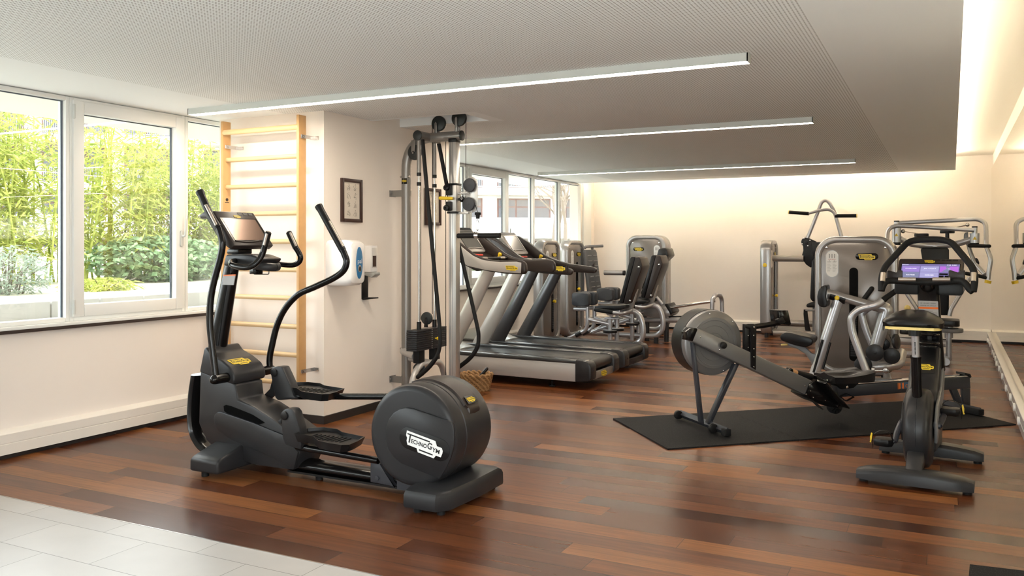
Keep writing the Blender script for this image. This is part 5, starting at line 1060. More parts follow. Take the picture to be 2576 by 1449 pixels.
# two long bent bars hung on the frame
def latbar(pts, label, sl_i):
    t = thing('lat_bar', label, 'lat bar', tuple(pts[0])); P = catmull(pts, 6)
    n = len(P); k = int(n * sl_i)
    b = MB(); b.tube(P[:k + 1], .0165, 14); b.obj('bar', 'rubber', t); b = MB(); b.tube(P[k:], .0185, 14, round_end=True); b.obj('rubber_grip', 'rubber', t)
ya = 5.90
latbar([k4(207, 185, y=ya + .03), k4(228, 420, y=ya), k4(250, 660, y=ya), k4(278, 960, y=ya), k4(293, 1130, y=ya), k4(296, 1210, y=ya), k4(282, 1275, y=ya), k4(240, 1335, y=ya), k4(184, 1385, y=ya)], 'long black bent bar hanging in front of the weight stack', .74)
yb = YM - .10; yb2 = YM + .12
latbar([k4(290, 205, y=yb - .0), k4(310, 310, y=yb), k4(328, 405, y=yb), k4(352, 530, y=yb2), k4(385, 690, y=yb2), k4(430, 890, y=yb2), k4(480, 1110, y=yb2), k4(491, 1180, y=yb2), k4(482, 1240, y=yb2), k4(445, 1292, y=yb2), k4(388, 1338, y=yb2)], 'long black bent bar leaning behind the aluminium column', .76)
b = MB()
for k in range(5): c = k4(405, 425 + k * 14, y=YM - .06); b.tube([c + Vector((math.cos(a) * .006, (math.sin(a) * .003 if k % 2 else 0), math.sin(a) * .011)) for a in [2 * math.pi * q / 12 for q in range(13)]], .0022, 6, caps=False)
b.obj('chain', 'steel', sl)
# ---------------------------------------------------------------- strength machines
mat('slot_black', (0.004, 0.004, 0.004), 0.7, spec=0.1); mat('red_ink', (0.45, 0.05, 0.04), 0.6)
def ring_frame(out, inn, nvec, depth, name, m, par):      # rounded hoop of a weight tower
    b = MB(); n = Vector(nvec); rings = []
    for o, i in zip(out, inn):
        w = (o - i); rings.append([i - n * depth, i - n * .004, i + w * .15 + n * .004, i + w * .5 + n * .010, i + w * .82 + n * .002, o - n * .022, o - n * (depth * .5), o - n * (depth - .02), i + w * .8 - n * depth])
    b.loft(rings, closed=True); return b.obj(name, m, par)
def tower(par, c, ax, n, w, h, z0, depth, plac, lg, slot, pin, title, corner=.17):
    """weight tower: c = floor point under the middle of its front face; plac, lg, slot are positions across the face, -0.5 to 0.5"""
    c, ax, n = Vector(c), Vector(ax), Vector(n); az = Vector((0, 0, 1)); zc_ = z0 + h / 2; cc = Vector((c.x, c.y, zc_)); rw = .062
    out = rrect(cc, ax, az, w, h, corner, 9); inn = rrect(cc, ax, az, w - 2 * rw, h - 2 * rw, corner - rw * .6, 9)
    tw_ = ring_frame(out, inn, n, depth, 'weight_tower', 'rim_silver', par)
    pw, ph = w - 2 * rw, h - 2 * rw
    b = MB(); b.prism(rrect(cc - n * .012, ax, az, pw + .006, ph + .006, corner - rw * .6, 9), -n * (depth - .03), .006, 2); b.obj('front_panel', 'champagne', tw_)
    def at(x, z, off=0): return c + ax * (x * w) + Vector((0, 0, z)) + n * (off - .012)
    zt_, zb_ = z0 + h * .775, z0 + h * .10
    sw = min(.085, w * .11)
    b = MB(); b.prism(capsule(at(slot, (zt_ + zb_) / 2), ax, az, sw, zt_ - zb_), n * .0025); b.obj('stack_slot', 'slot_black', tw_)
    b = MB(); zz = zb_ + .05
    while zz < pin + .12: b.bb(*sorted((at(slot, 0).x - abs(ax.x) * sw * .36 - abs(n.x) * .0, at(slot, 0).x + abs(ax.x) * sw * .36 + n.x * .006)), *sorted((at(slot, 0).y - abs(ax.y) * sw * .36, at(slot, 0).y + abs(ax.y) * sw * .36 + n.y * .006)), zz, zz + .018); zz += .024
    b.obj('weight_stack', 'graphite_smooth', tw_)
    b = MB(); p = at(slot, pin, .006); b.lathe(p, n, [(0, .008), (.012, .008), (.013, .020), (.04, .022), (.046, .016)], 16); b.obj('selector_pin', 'yellow', tw_)
    lw = w * .27; p = at(lg, z0 + h * .855)
    b = MB(); b.prism(capsule(p, ax, az, lw, lw * .32), n * .005, .002); b.obj('badge_plate', 'black_gloss', tw_)
    logo(p + n * .005, ax, az, lw * .74, tw_)
    p = at(plac, z0 + h * .80); pww, phh = w * .145, h * .19
    b = MB(); b.prism(capsule(p, ax, az, pww + .012, phh + .012), n * .002); b.obj('placard_rim', 'rim_silver', tw_)
    b = MB(); b.prism(capsule(p, ax, az, pww, phh), n * .0032); pl_ = b.obj('instruction_placard', 'paper', tw_)
    b = MB(); q = p + n * .0042
    for k in (-1, 0, 1): b.ball(q + ax * (k * pww * .22) + az * (phh * .36), .006, (1 if abs(ax.x) > .5 else .1, 1 if abs(ax.y) > .5 else .1, 1.2)); b.prism([q + ax * (k * pww * .22 + dx_) + az * dz_ for dx_, dz_ in ((-.006, phh * .33), (.006, phh * .33), (.004, phh * .22), (-.004, phh * .22))], n * .0004)
    for j in range(9):
        for s_ in (-1, 1): b.prism([q + ax * (s_ * pww * .23 + dx_ * pww * .18) + az * (phh * (.08 - .045 * j) + dz_) for dx_, dz_ in ((-1, 0), (.9 - .3 * ((j * 7) % 3), 0), (.9 - .3 * ((j * 7) % 3), .003), (-1, .003))], n * .0003)
    b.obj('placard_print', 'label_grey', tw_)
    if title: text_obj('placard_title', title, q + az * (phh * .17), ax, az, .014, 'red_ink', tw_, .0006, width=pww * .6)
    text_obj('placard_title', '1   2', q + az * (phh * .115), ax, az, .014, 'ink', tw_, .0006, width=pww * .5)
    for x, z in ((-.5, .92), (.5, .92), (-.5, .06), (.5, .06), (.5, .42)): b = MB(); b.disc(c + ax * (x * (pw - .11)) + Vector((0, 0, z0 + h * z)) - n * .009, n, .012, .006, 14, .002); b.obj('panel_screw', 'chrome', tw_)
    for s_ in (-1, 1): b = MB(); p = c + ax * (s_ * w * .33) - n * (depth * .5); b.cyl((p.x, p.y, 0), (p.x, p.y, z0 + .02), .03, 16); b.obj('tower_foot', 'graphite', tw_)
    return tw_
def tubes(paths, r, name, m, par, rad=.08, n=16, smooth=False):
    b = MB()
    for p in paths: b.tube(catmull(p) if smooth else fillet(p, rad, 7), r, n)
    return b.obj(name, m, par)
zl, zp, zk, zf, za = zoomed(1880, 480, 3.0187), zoomed(2210, 530, 7.038), zoomed(1900, 480, 3.45), zoomed(1320, 570, 4.39), zoomed(1420, 620, 5.573)
zm_ = zoomed(1960, 740, 6.038)

# --- seated low row, behind the rowing machine
LY = 9.05
lr = thing('low_row_machine', 'seated low row machine with large grey weight tower and black chest pad, right of centre', 'weight machine', (-.8, 9.3, 0))
tower(lr, (-.815, 9.45, 0), (1, 0, 0), (0, -1, 0), .80, 1.43, .05, .26, -.285, .135, -.022, .56, 'LOW ROW', .20)
def L_(x, y, o=0): return zl(x, y, y=LY + o)
cb0, cb1 = L_(500, 1420), L_(690, 830); dd = (cb0 - cb1).normalized(); cb0 = cb1 + dd * ((cb1.z - .03) / -dd.z)
b = MB(); b.tube([cb0, cb1], .050, 20, (1, .75), up=(1, 0, 0)); colr = b.obj('seat_column', 'silver_bright', lr)
for xx, ya_, yb_ in ((570, 1130, 1385), (602, 1150, 1355)):
    b = MB(); t0, t1 = (L_(572, 1130, -.05), L_(502, 1380, -.05)) if xx == 570 else (L_(630, 1152, -.05), L_(574, 1352, -.05)); b.tube([t0, t1], .011, 8, (1, .4), up=(1, 0, 0)); b.obj('height_scale', 'black_plastic', colr)
b = MB(); b.tube([L_(606, 775), L_(1000, 888)], .044, 18); bm_ = b.obj('pad_beam', 'rim_silver', lr)
for x0, y0, x1, y1 in ((632, 790, 672, 802), (706, 814, 748, 828)): b = MB(); b.tube([L_(x0, y0), L_(x1, y1)], .0465, 18); b.obj('beam_sleeve', 'black_plastic', bm_)
b = MB(); p = L_(683, 812, -.045); b.lathe(p, (0, -1, 0), [(-.01, .02), (.01, .02), (.012, .023), (.035, .022), (.042, .014)], 18); b.obj('locking_knob', 'yellow', bm_)
b = MB(); b.prism([L_(x, y, -.13) for x, y in ((600, 722), (585, 718), (560, 728), (540, 755), (529, 800), (533, 855), (548, 878), (575, 886), (600, 884), (606, 860), (598, 800), (604, 745))], (0, .26, 0), .02, 3); b.obj('chest_pad', 'vinyl', lr)
b = MB(); b.prism([L_(x, y, -.10) for x, y in ((598, 750), (606, 750), (606, 870), (598, 870))], (0, .2, 0)); b.tube([L_(602, 775), L_(625, 782)], .03, 14); b.obj('pad_plate', 'steel', lr)
b = MB(); b.prism([L_(x, y, -.17) for x, y in ((246, 1112), (256, 1090), (285, 1077), (330, 1080), (400, 1098), (470, 1112), (498, 1130), (500, 1150), (485, 1175), (440, 1190), (370, 1176), (320, 1160), (258, 1138))], (0, .34, 0), .025, 3); b.obj('seat', 'vinyl', lr)
b = MB(); b.prism([L_(x, y, -.02) for x, y in ((300, 1158), (350, 1165), (440, 1188), (490, 1236), (532, 1242), (512, 1345), (495, 1330), (475, 1290), (440, 1240), (380, 1202), (320, 1182))], (0, .045, 0), .006); st_ = b.obj('seat_bracket', 'mid_grey', lr)
b = MB(); b.tube([L_(300, 1168, -.02), L_(262, 1170, -.03)], .010, 10, (1, 1.6), round_end=True); b.obj('seat_lever', 'cream_yellow', st_)
g0, g1 = L_(818, 903, .16), L_(866, 850, .16)
tubes([[L_(962, 1200, .16), L_(900, 1060, .16), L_(868, 935, .16), L_(900, 900, .16), L_(1000, 850, .16)]], .034, 'lever_arm', 'silver', lr, .09)
a1 = tubes([[L_(932, 1445, -.16), L_(795, 1075, -.16), L_(785, 955, -.16), L_(850, 898, -.16), L_(985, 868, -.16), L_(1028, 835, -.14)]], .036, 'lever_arm', 'silver', lr, .11)
b = MB(); b.tube([L_(1022, 838, -.14), L_(1050, 815, -.12)], .028, 14); b.tube([L_(1045, 818, -.12), L_(1150, 745, -.02)], .026, 14, round_end=True); b.obj('handle_grip', 'rubber', lr)
b = MB(); b.tube([L_(818, 905, .12), L_(866, 852, .12)], .016, 14); b.obj('handle_tube', 'silver', lr)
b = MB(); b.tube([L_(860, 858, .12), L_(945, 743, .12)], .024, 14, round_end=True); b.obj('handle_grip', 'rubber', lr)
b = MB(); b.tube(fillet([L_(1000, 885, .05), L_(1062, 895, .05), L_(1030, 1000, .05), L_(955, 1260, .05), L_(945, 1330, .05)], .08, 8), .062, 20); b.obj('main_post', 'silver', lr)
for x, y, r_, o in ((968, 1230, .082, -.12), (1097, 1254, .076, -.06), (880, 1322, .082, -.02), (1035, 1165, .06, .12)):
    b = MB(); b.disc(L_(x, y, o), (0, 1, 0), r_, .035, 36, .006); b.disc(L_(x, y, o - .018), (0, 1, 0), r_ * .2, .004, 16, .001); b.obj('cable_pulley', 'graphite_smooth', lr)
b = MB(); b.disc(L_(1130, 1145, .0), (.9, -.3, .1), .075, .03, 30, .006); b.obj('cable_pulley', 'graphite_smooth', lr)
tubes([[L_(960, 1340, .0), L_(1060, 1330, .0), L_(1150, 1318, .10), L_(1168, 1230, .32)]], .052, 'base_tube', 'silver', lr, .08, 18)
tubes([[cb0 + Vector((-.05, 0, .03)), Vector((L_(1070, 1400).x, LY, .06)), Vector((-.52, 9.5, .06))]], .04, 'floor_tube', 'silver', lr, .05)
b = MB(); b.cyl(L_(960, 1368, -.12), L_(1055, 1366, -.12), .016, 12); b.cyl(L_(945, 1360, -.12), L_(968, 1360, -.12), .028, 12); b.disc(L_(1052, 1366, -.14), (0, 1, 0), .026, .03, 16, .004); b.obj('damper', 'steel', lr)
b = MB(); p = L_(1090, 1400, .08); b.cyl((p.x, p.y, 0), (p.x, p.y, .06), .045, 16); p = cb0; b.cyl((p.x, p.y, 0), (p.x, p.y, .04), .05, 16); b.obj('rubber_feet', 'graphite', lr)
b = MB(); b.tube([L_(1030, 1000, -.04), L_(1035, 1165, .06), L_(1010, 1240, .02)], .003, 6); b.tube([L_(1075, 1090, .0), L_(1140, 1230, .0)], .003, 6); b.obj('cable', 'rubber', lr)

# --- chest and shoulder press far right
CY = 11.3
cp_m = thing('chest_press_machine', 'grey chest press machine with bent overhead arms in the far right corner by the mirror', 'weight machine', (-.05, CY, 0))
def C_(x, y, o=0): return zp(x, y, y=CY + o)
def CL(x, y, o=0): return zl(x, y, y=CY + o)
for x, y0_, y1_, ys in ((320, 185, 590, 300), (1702, 285, 600, 400)):
    a, m_, e = C_(x, y0_), C_(x, ys), C_(x, y1_)
    b = MB(); b.tube([a, e], .029, 18); pv_ = b.obj('pivot_post', 'silver', cp_m)
    b = MB(); b.tube([m_, e + Vector((0, 0, .02))], .050, 20); b.obj('pivot_sleeve', 'silver', pv_)
    b = MB(); b.tube([e + Vector((0, 0, .022)), e - Vector((0, 0, .012))], .047, 18); b.tube([a + Vector((0, 0, .006)), a - Vector((0, 0, .01))], .0305, 16); b.obj('post_cap', 'black_plastic', pv_)
    b = MB(); q = e + Vector((0, -.051, (m_.z - e.z) * .55)); b.prism([q + Vector((x_, 0, z_)) for x_, z_ in ((-.022, -.015), (.022, -.015), (0, .022))], (0, .002, 0)); b.obj('warning_triangle', 'yellow', pv_)
tubes([[C_(330, 222, .05), C_(700, 200, .05), C_(1760, 148, .05), C_(1900, 220, .02), C_(1905, 560, -.05), C_(1915, 650, -.08), C_(1990, 850, -.12), C_(1975, 960, -.12), C_(1950, 1100, -.12), C_(1940, 1220, -.12)]], .0245, 'press_arm', 'silver', cp_m, .09)
b = MB(); b.tube([C_(1943, 1235, -.12), C_(1930, 1285, -.12)], [.036, .033], 16); b.obj('arm_bumper', 'yellow', cp_m)
tubes([[C_(1690, 345, -.06), C_(1100, 308, -.06), C_(300, 262, -.06), C_(165, 330, -.08), C_(150, 520, -.12), C_(140, 620, -.14), C_(60, 850, -.16), C_(80, 1200, -.16)]], .0245, 'press_arm', 'silver', cp_m, .10)
tubes([[C_(385, 500, .02), C_(560, 588, .06), C_(800, 615, .1), C_(1100, 615, .1), C_(1380, 595, .06), C_(1645, 510, .02)]], .036, 'cross_member', 'silver', cp_m, .2)
b = MB(); b.prism([C_(940, 640, .02), C_(985, 595, .02), C_(1045, 640, .02)], (0, .05, 0), .004); b.obj('gusset', 'silver', cp_m)
for x, y in ((760, 432), (1217, 372)):
    b = MB(); p = C_(x, y, .12); b.disc(p, (0, 0, 1), .080, .040, 36, .008); b.tube([p, p - Vector((0, 0, .16))], .022, 14); b.obj('cam_pulley', 'graphite_smooth', cp_m)
b = MB(); b.tube([C_(700, 405, .1), C_(570, 385, .08), C_(440, 365, .04)], .005, 8); b.tube([C_(1350, 300, .1), C_(1500, 270, .08), C_(1590, 255, .05)], .005, 8); b.ball(C_(435, 365, .03), .025); b.ball(C_(1575, 250, .03), .022); b.obj('tension_cable', 'steel', cp_m)
pt = [C_(745, 690, .05), C_(765, 655, .05), C_(1220, 655, .05), C_(1250, 690, .05)]
b = MB(); b.prism(pt + [CL(1530, 945, .05), CL(1400, 945, .05)], (0, .09, 0), .018, 3); b.obj('backrest', 'vinyl', cp_m)
b = MB(); b.prism(rrect(CL(1480, 975, -.12), (1, 0, 0), (0, 1, 0), .36, .40, .08), (0, 0, -.07), .02, 3); b.obj('seat', 'vinyl', cp_m)
sp_b = CL(1530, 1010, -.02)
b = MB(); b.tube([sp_b, Vector((sp_b.x, sp_b.y, .30))], .045, 18); b.tube([Vector((sp_b.x, sp_b.y, .36)), Vector((sp_b.x, sp_b.y, .04))], .030, 18); b.obj('seat_post', 'silver', cp_m)
cdp = CL(1542, 1058, -.1)
b = MB(); b.disc(cdp, (0, 0, 1), .135, .05, 40, .01); b.obj('cam_disc', 'mid_grey', cp_m); b = MB(); b.disc(CL(1225, 1072, .05), (0, 0, 1), .1, .05, 32, .01); b.obj('cam_disc', 'black_plastic', cp_m)
for p in ([C_(1610, 620, -.06), C_(1960, 628, -.1)], [C_(1555, 1112, -.12), C_(1740, 1150, -.12)], [C_(1745, 1150, -.12), C_(1915, 1188, -.12)]): b = MB(); b.tube(p, .021, 14, round_end=True); b.obj('hand_grip', 'rubber', cp_m)
tubes([[C_(1580, 560, .1), C_(1650, 800, .05), C_(1730, 960, 0), C_(1880, 1130, -.1)]], .024, 'inner_arm', 'silver', cp_m, .1)
b = MB(); b.prism([C_(x, y, .10) for x, y in ((1510, 420), (1530, 385), (1590, 370), (1590, 540), (1510, 540))], (0, .06, 0), .008); b.obj('arm_stop', 'mid_grey', cp_m)
b = MB(); b.prism([C_(x, y, -.02) for x, y in ((1720, 830), (1760, 850), (1790, 930), (1770, 970), (1735, 950))], (0, .1, 0), .015); b.obj('arm_pad', 'vinyl', cp_m)
tubes([[CL(1195, 755, .0), CL(1295, 905, -.05)]], .024, 'strut', 'silver', cp_m, .06); tubes([[CL(1690, 660, .05), CL(1545, 900, -.05), CL(1535, 950, -.05)]], .024, 'strut', 'silver', cp_m, .06)
b = MB(); p = CL(1215, 905, -.1); b.tube([p - Vector((0, 0, .25)), p], .012, 12); b.obj('seat_lever', 'mid_grey', cp_m); b = MB(); b.ball(CL(1216, 890, -.1), .036); b.obj('lever_knob', 'cream_yellow', cp_m)
for yy, zz in ((11.2, .24), (11.2, .085)): tubes([[(-.75, yy + .1, zz), (.02, yy, zz)]], .042, 'base_tube', 'silver', cp_m, .05)
tubes([[(.02, 11.0, .05), (.02, 12.4, .05)]], .042, 'base_tube', 'silver', cp_m, .05)
tower(cp_m, (-.78, 11.75, 0), (0, 1, 0), (1, 0, 0), .62, 1.40, .05, .22, -.2, .2, .05, .6, None, .16)

# --- vertical traction machine by the back wall
TY = 13.4
vt = thing('lat_pull_machine', 'tall pull-down machine with A-shaped arms and black handles against the back wall', 'weight machine', (-1.9, TY, 0))
tower(vt, (-2.32, 13.47, 0), (0, 1, 0), (1, 0, 0), .64, 1.42, .05, .15, -.22, .2, .14, .62, None, .16)
def T_(x, y, o=0): return zk(x, y, y=TY + o)
b = MB(); b.tube([T_(125, 585), T_(420, 588)], .050, 18); b.obj('top_beam', 'bronze_grey', vt)
b = MB(); b.prism([T_(x, y, -.02) for x, y in ((397, 440), (405, 418), (430, 405), (460, 408), (495, 425), (528, 440), (530, 560), (510, 640), (480, 668), (440, 640), (412, 600), (405, 555), (416, 520), (414, 480), (400, 460))], (0, .07, 0), .008, 2); cam_ = b.obj('cam_plate', 'black_plastic', vt)
b = MB(); b.disc(T_(440, 446, -.025), (0, 1, 0), .026, .02, 18, .004); b.obj('cam_hub', 'graphite', cam_)
for x, y in ((422, 412), (475, 430), (406, 462), (456, 478)): b = MB(); b.disc(T_(x, y, -.024), (0, 1, 0), .011, .008, 12, .002); b.obj('cam_bolt', 'chrome', cam_)
tubes([[T_(455, 410, .0), T_(545, 180, .0), T_(575, 95, .0), T_(615, 78, .0), T_(650, 110, .0), T_(690, 190, .0), T_(748, 400, .0)]], .027, 'pull_arm', 'silver', vt, .12)
tubes([[T_(455, 198, -.12), T_(560, 168, -.12), T_(640, 160, -.12), T_(680, 185, -.12), T_(705, 220, -.12)]], .022, 'handle_tube', 'silver', vt, .1)
for p in ([T_(465, 198, -.12), T_(292, 186, -.12)], [T_(692, 218, -.12), T_(880, 217, -.12)]):
    b = MB(); b.tube(p, .026, 16); gp = b.obj('hand_grip', 'rubber', vt); d_ = (p[1] - p[0]).normalized()
    b = MB(); b.tube([p[1] - d_ * .004, p[1] + d_ * .008], .027, 16); b.obj('grip_end', 'cream_yellow', gp)
b = MB(); b.prism([T_(x, y, -.05) for x, y in ((490, 455), (500, 446), (590, 446), (590, 575), (495, 570))], (0, .3, 0), .02, 2); b.obj('head_pad', 'vinyl', vt)
b = MB(); b.prism([T_(x, y, -.05) for x, y in ((488, 605), (525, 580), (525, 965), (490, 960), (474, 930))], (0, .3, 0), .02, 2); b.obj('backrest', 'vinyl', vt)
b = MB(); b.prism([T_(x, y, -.12) for x, y in ((440, 1000), (450, 980), (490, 970), (600, 972), (600, 1016), (450, 1012))], (0, .36, 0), .02, 3); b.obj('seat', 'vinyl', vt)
tubes([[T_(436, 1037, -.1), T_(600, 1037, -.1)]], .014, 'knee_bar', 'mid_grey', vt, .02)
b = MB(); b.tube([T_(436, 1030, -.1), T_(437, 1070, -.1), T_(450, 1180, -.1), T_(470, 1268, -.1)], [.012, .014, .016, .02], 8, (1, 2.2), up=(0, 1, 0)); b.obj('seat_strap', 'rubber', vt)
for z, y in ((.20, 13.62), (.075, 13.3)): tubes([[(-2.3, y, z), (-1.2, y, z)]], .05, 'base_tube', 'bronze_grey', vt, .05)
tubes([[(-1.72, TY + .08, .1), (-1.72, TY + .08, .5)], [(-1.55, TY + .1, .1), (-1.55, TY + .1, 1.30)]], .045, 'seat_frame', 'silver', vt, .05)
b = MB(); p = T_(168, 600); b.disc(W(1924, 667, y=13.145), (0, 1, 0), .03, .008, 18, .002); b.obj('rim_badge', 'yellow', vt)

# --- leg press against the back wall
PY = 12.15
lp_ = thing('leg_press_machine', 'leg press with ribbed grey footplate and sloping chrome rails before the back wall', 'weight machine', (-3.9, PY, 0))
tower(lp_, (-4.19, 12.95, 0), (1, 0, 0), (0, -1, 0), .66, 1.50, .05, .27, .27, -.18, -.04, .5, None, .17)
def Pq(x, y, o=0): return zf(x, y, y=PY + o)
f_tl, f_bl = zf(668, 255, y=11.9), zf(722, 718, y=11.9)
dn = (f_bl - f_tl); L = dn.length; dn.normalize(); ye = Vector((0, 1, 0)); fn = ye.cross(-dn); fn = fn if fn.x > 0 else -fn
def fpt(f, y, o=0): return f_tl + dn * (L * f) + ye * y + fn * o
b = MB(); b.prism([fpt(.0, .03), fpt(0, .42), fpt(.06, .47), fpt(1.0, .49), fpt(1.0, -.01), fpt(.05, 0)], -fn * .05, .012, 2); fpl = b.obj('footplate', 'plate_grey', lp_)
b = MB()
for k in range(7):
    for a in (.05, .27): b.tube([fpt(.15 + .125 * k, a + .01 * k * .3, .002), fpt(.15 + .125 * k, a + .16, .002)], .0085, 8)
b.obj('plate_ribs', 'mid_grey', fpl)
tubes([[zf(660, 240, y=11.92), zf(672, 224, y=11.92), zf(700, 220, y=12.0), zf(862, 214, y=12.2)], [zf(745, 250, y=12.1), zf(745, 222, y=12.08)]], .021, 'plate_handle', 'mid_grey', lp_, .03)
b = MB(); b.tube([zf(880, 510, y=12.3), zf(1095, 512, y=12.3)], .036, 16); sb = b.obj('side_beam', 'rim_silver', lp_)
b = MB(); b.tube([zf(1088, 512, y=12.3), zf(1108, 512, y=12.3)], .038, 16); b.obj('beam_cap', 'black_plastic', sb)
for o in (0, .24): tubes([[Pq(1275, 945, -.14) + Vector((0, o, 0)), Pq(2060, 828, -.14) + Vector((0, o, 0))]], .022, 'slide_rail', 'chrome', lp_, .02)
tubes([[zf(2068, 960, y=PY - .16), zf(2072, 800, y=PY - .16), zf(2110, 755, y=PY - .1), zf(2160, 760, y=PY + .1), zf(2178, 810, y=PY + .16), zf(2180, 960, y=PY + .16)]], .030, 'end_hoop', 'silver', lp_, .09)
e_ = zf(2110, 960, y=PY)
tubes([[zf(2068, 950, y=PY - .16), Vector((zf(2068, 950, y=PY).x, PY - .16, .03))], [zf(2180, 950, y=PY + .16), Vector((zf(2180, 950, y=PY).x, PY + .16, .03))]], .030, 'end_hoop', 'silver', lp_, .05)
tubes([[Pq(1300, 1035, -.14), Pq(2070, 1035, -.14)]], .036, 'base_tube', 'silver', lp_, .05); tubes([[Pq(700, 1035, .2), Pq(2070, 1035, .2)]], .036, 'base_tube', 'silver', lp_, .05)
b = MB(); b.prism([Pq(x, y, .0) for x, y in ((1590, 992), (1880, 985), (1880, 1000), (1590, 1006))], (0, .12, 0)); b.obj('track_cover', 'graphite', lp_)
b = MB(); b.prism([Pq(x, y, -.17) for x, y in ((1270, 905), (1310, 885), (1500, 880), (1560, 860), (1600, 900), (1635, 945), (1615, 985), (1560, 1005), (1400, 1000), (1300, 985))], (0, .34, 0), .02, 2); b.obj('carriage', 'rim_silver', lp_)
b = MB(); b.prism([Pq(x, y, -.18) for x, y in ((1540, 858), (1575, 850), (1610, 905), (1635, 945), (1610, 985), (1590, 940))], (0, .36, 0), .01); b.obj('carriage_end', 'black_plastic', lp_)
b = MB(); b.prism([Pq(x, y, -.16) for x, y in ((1462, 300), (1475, 250), (1500, 233), (1560, 235), (1572, 265), (1588, 325), (1565, 345), (1520, 390), (1300, 760), (1270, 740), (1400, 480))], (0, .34, 0), .02, 2); b.obj('backrest', 'vinyl', lp_)
tubes([[Pq(1580, 335, .0), Pq(1475, 640, .0), Pq(1430, 760, .0), Pq(1380, 880, 0)]], .033, 'back_strut', 'bronze_grey', lp_, .1)
tubes([[Pq(1420, 740, -.05), Pq(1520, 860, -.05)]], .026, 'back_strut', 'silver', lp_, .1)
b = MB(); b.prism([Pq(x, y, -.17) for x, y in ((1215, 800), (1260, 770), (1440, 790), (1440, 830), (1230, 850))], (0, .36, 0), .02, 2); b.obj('seat', 'vinyl', lp_)
for x in (1565, 1350): b = MB(); p = Pq(x, 1040, -.14); b.cyl((p.x, p.y, 0), (p.x, p.y, p.z - .02), .035, 14); b.obj('rubber_foot', 'graphite', lp_)

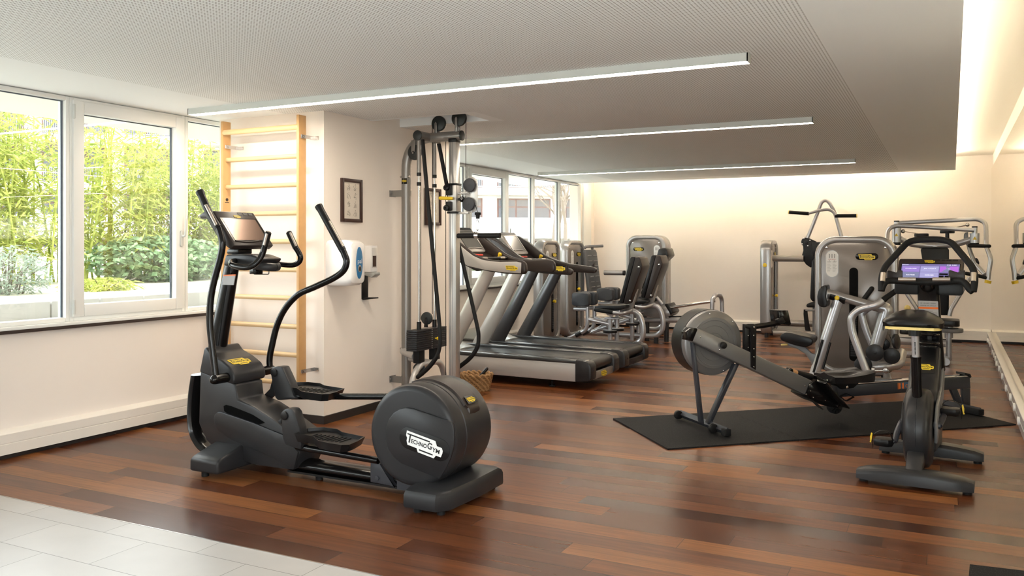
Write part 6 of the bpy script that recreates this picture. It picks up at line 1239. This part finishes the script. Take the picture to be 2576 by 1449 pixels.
# --- the two thigh machines facing the window wall
def thigh(label, dy, shift, tx, ty0, ty1, pin, zoff=0.0):
    Y = 10.7
    t = thing('thigh_machine', label, 'weight machine', (-4.0 + shift, Y + dy, 0), group=None)
    S = Vector((shift, dy, zoff))
    def A_(x, y, o=0): return za(x, y, y=Y + o) + S
    tower(t, (tx, (ty0 + ty1) / 2, 0), (0, 1, 0), (1, 0, 0), ty1 - ty0, 1.415, .05, .13, -.17, .2, .10, pin, None, .16)
    fr = [(918, 165), (940, 145), (985, 148), (985, 165), (815, 790), (790, 800), (765, 775)]
    b = MB(); b.prism([A_(x, y, -.17) for x, y in fr], (0, .34, 0), .016, 2); b.obj('back_cushion', 'vinyl', t)
    bk_p = [(985, 155), (1045, 148), (1062, 170), (1068, 200), (1090, 270), (1085, 300), (905, 795), (870, 812), (820, 800)]
    b = MB(); b.prism([A_(x, y, -.165) for x, y in bk_p], (0, .33, 0), .02, 3); bs_ = b.obj('back_shell', 'console_brown', t)
    b = MB()
    for x, y in ((1040, 290), (918, 760)): b.disc(A_(x, y, -.168), (0, 1, 0), .014, .008, 12, .002)
    b.obj('shell_screws', 'chrome', bs_)
    b = MB(); b.prism([A_(x, y, -.03) for x, y in ((1070, 285), (1102, 290), (950, 870), (925, 905), (868, 900), (890, 800))], (0, .06, 0), .006); b.obj('back_post', 'bronze_grey', t)
    b = MB(); b.prism([A_(x, y, -.20) for x, y in ((415, 860), (430, 838), (480, 826), (740, 830), (850, 830), (850, 868), (790, 890), (640, 893), (480, 884))], (0, .40, 0), .022, 3); b.obj('seat', 'vinyl', t)
    b = MB(); b.prism([A_(x, y, -.12) for x, y in ((540, 890), (780, 890), (760, 960), (600, 970))], (0, .24, 0), .01); b.obj('seat_support', 'silver', t)
    for o in (-.22, .22):
        q_ = Vector((0, .44 if o > 0 else 0, 0))
        tubes([[A_(655, 920, -.22) + q_, A_(800, 942, -.22) + q_, A_(880, 920, -.13) + q_ * .6, A_(940, 895, -.04) + q_ * .2]], .020, 'handle_tube', 'silver', t, .06)
        b = MB(); b.tube([A_(665, 922, -.22) + q_, A_(440, 888, -.22) + q_], .0265, 14, round_end=True); b.obj('hand_grip', 'rubber', t)
    tubes([[A_(800, 935, 0), A_(930, 898, 0), A_(1040, 935, 0), A_(1092, 1050, 0), A_(1108, 1200, 0), A_(1085, 1310, 0), A_(1000, 1372, 0), A_(850, 1372, 0), Vector((tx + .05, Y + dy, A_(850, 1372).z))]], .036, 'frame_tube', 'silver', t, .13)
    # thigh pads and swinging legs
    A0_ = A_
    for o in (-.13, .13):
        sh_ = Vector((0, .25 if o > 0 else 0, 0)); A_ = lambda x, y, q=0, sh_=sh_: A0_(x, y, -.13) + sh_
        b = MB(); rings = []
        for y_, k in ((-.06, .86), (-.05, .96), (-.02, 1.0), (.02, 1.0), (.05, .96), (.06, .86)):
            c = A_(238, 740, o) + Vector((0, y_, 0)); pts = []
            for q in range(28):
                a = 2 * math.pi * q / 28; ca, sa = math.cos(a), math.sin(a); px_ = math.copysign(abs(ca) ** .45, ca); pz_ = math.copysign(abs(sa) ** .45, sa); wv = 1 - .06 * (1 - abs(pz_)) ; pts.append(c + Vector((px_ * .130 * k * wv, 0, pz_ * .094 * k)))
            rings.append(pts)
        b.loft(rings); b.obj('thigh_pad', 'vinyl_grey', t)
        tubes([[A_(135, 876, o), A_(330, 878, o)]], .026, 'pad_arm', 'silver', t, .02)
        tubes([[A_(322, 845, o), A_(325, 1080, o), A_(300, 1175, o), A_(50, 1292, o * .8)]], .027, 'swing_leg', 'silver', t, .10)
        tubes([[A_(335, 1020, o), A0_(640, 1092, o * .3)]], .026, 'lever_arm', 'silver', t, .02)
        b = MB(); p0_, p1_ = A_(240, 1208, o), A_(160, 1246, o); b.tube([p0_, p1_], .031, 14); b.obj('ankle_pad', 'graphite', t)
        x_ = 640 if o < 0 else 735; b = MB(); pc_ = A0_(x_, 1010, -.04 if o < 0 else .04); b.tube([pc_, Vector((pc_.x, pc_.y, .03 + 0))], .030, 18); b.tube([pc_ + Vector((0, 0, .0)), pc_ + Vector((0, 0, -.02))], .034, 18); b.obj('pivot_post', 'silver', t)
        b = MB(); q_ = A0_(x_, 1192 if o < 0 else 1165, -.04 if o < 0 else .04); b.disc(q_, (0, 0, 1), .095, .032, 32, .005); b.obj('cam_pulley', 'black_plastic', t); b = MB(); b.disc(q_ + Vector((0, 0, .022)), (0, 0, 1), .098, .007, 32, .002); b.obj('cam_plate', 'silver', t)
    A_ = A0_
    b = MB(); c = A_(690, 1005, 0); b.box((c.x, c.y, c.z), (.20, .16, .022), .004); b.tube([c + Vector((.06, 0, 0)), c + Vector((.06, 0, .05))], .01, 10); b.tube([c + Vector((-.05, 0, 0)), c + Vector((-.05, 0, .05))], .01, 10); b.obj('pivot_bracket', 'silver', t)
    tubes([[A_(385, 1200, .05), A_(600, 1120, .05)]], .03, 'cross_tube', 'silver', t, .05)
    b = MB(); p = A_(1000, 1372); b.cyl((p.x, p.y, 0), (p.x, p.y, max(.05, p.z - .02)), .032, 14); b.obj('rubber_foot', 'graphite', t)
    return t
thigh('near thigh machine with a tilted black backrest, just behind the dark treadmill', 0.0, 0.0, -4.80, 10.38, 11.00, .62)
thigh('thigh machine behind the near one, with its own grey tower', 1.03, -.045, -4.88, 11.42, 12.10, .74, .012)
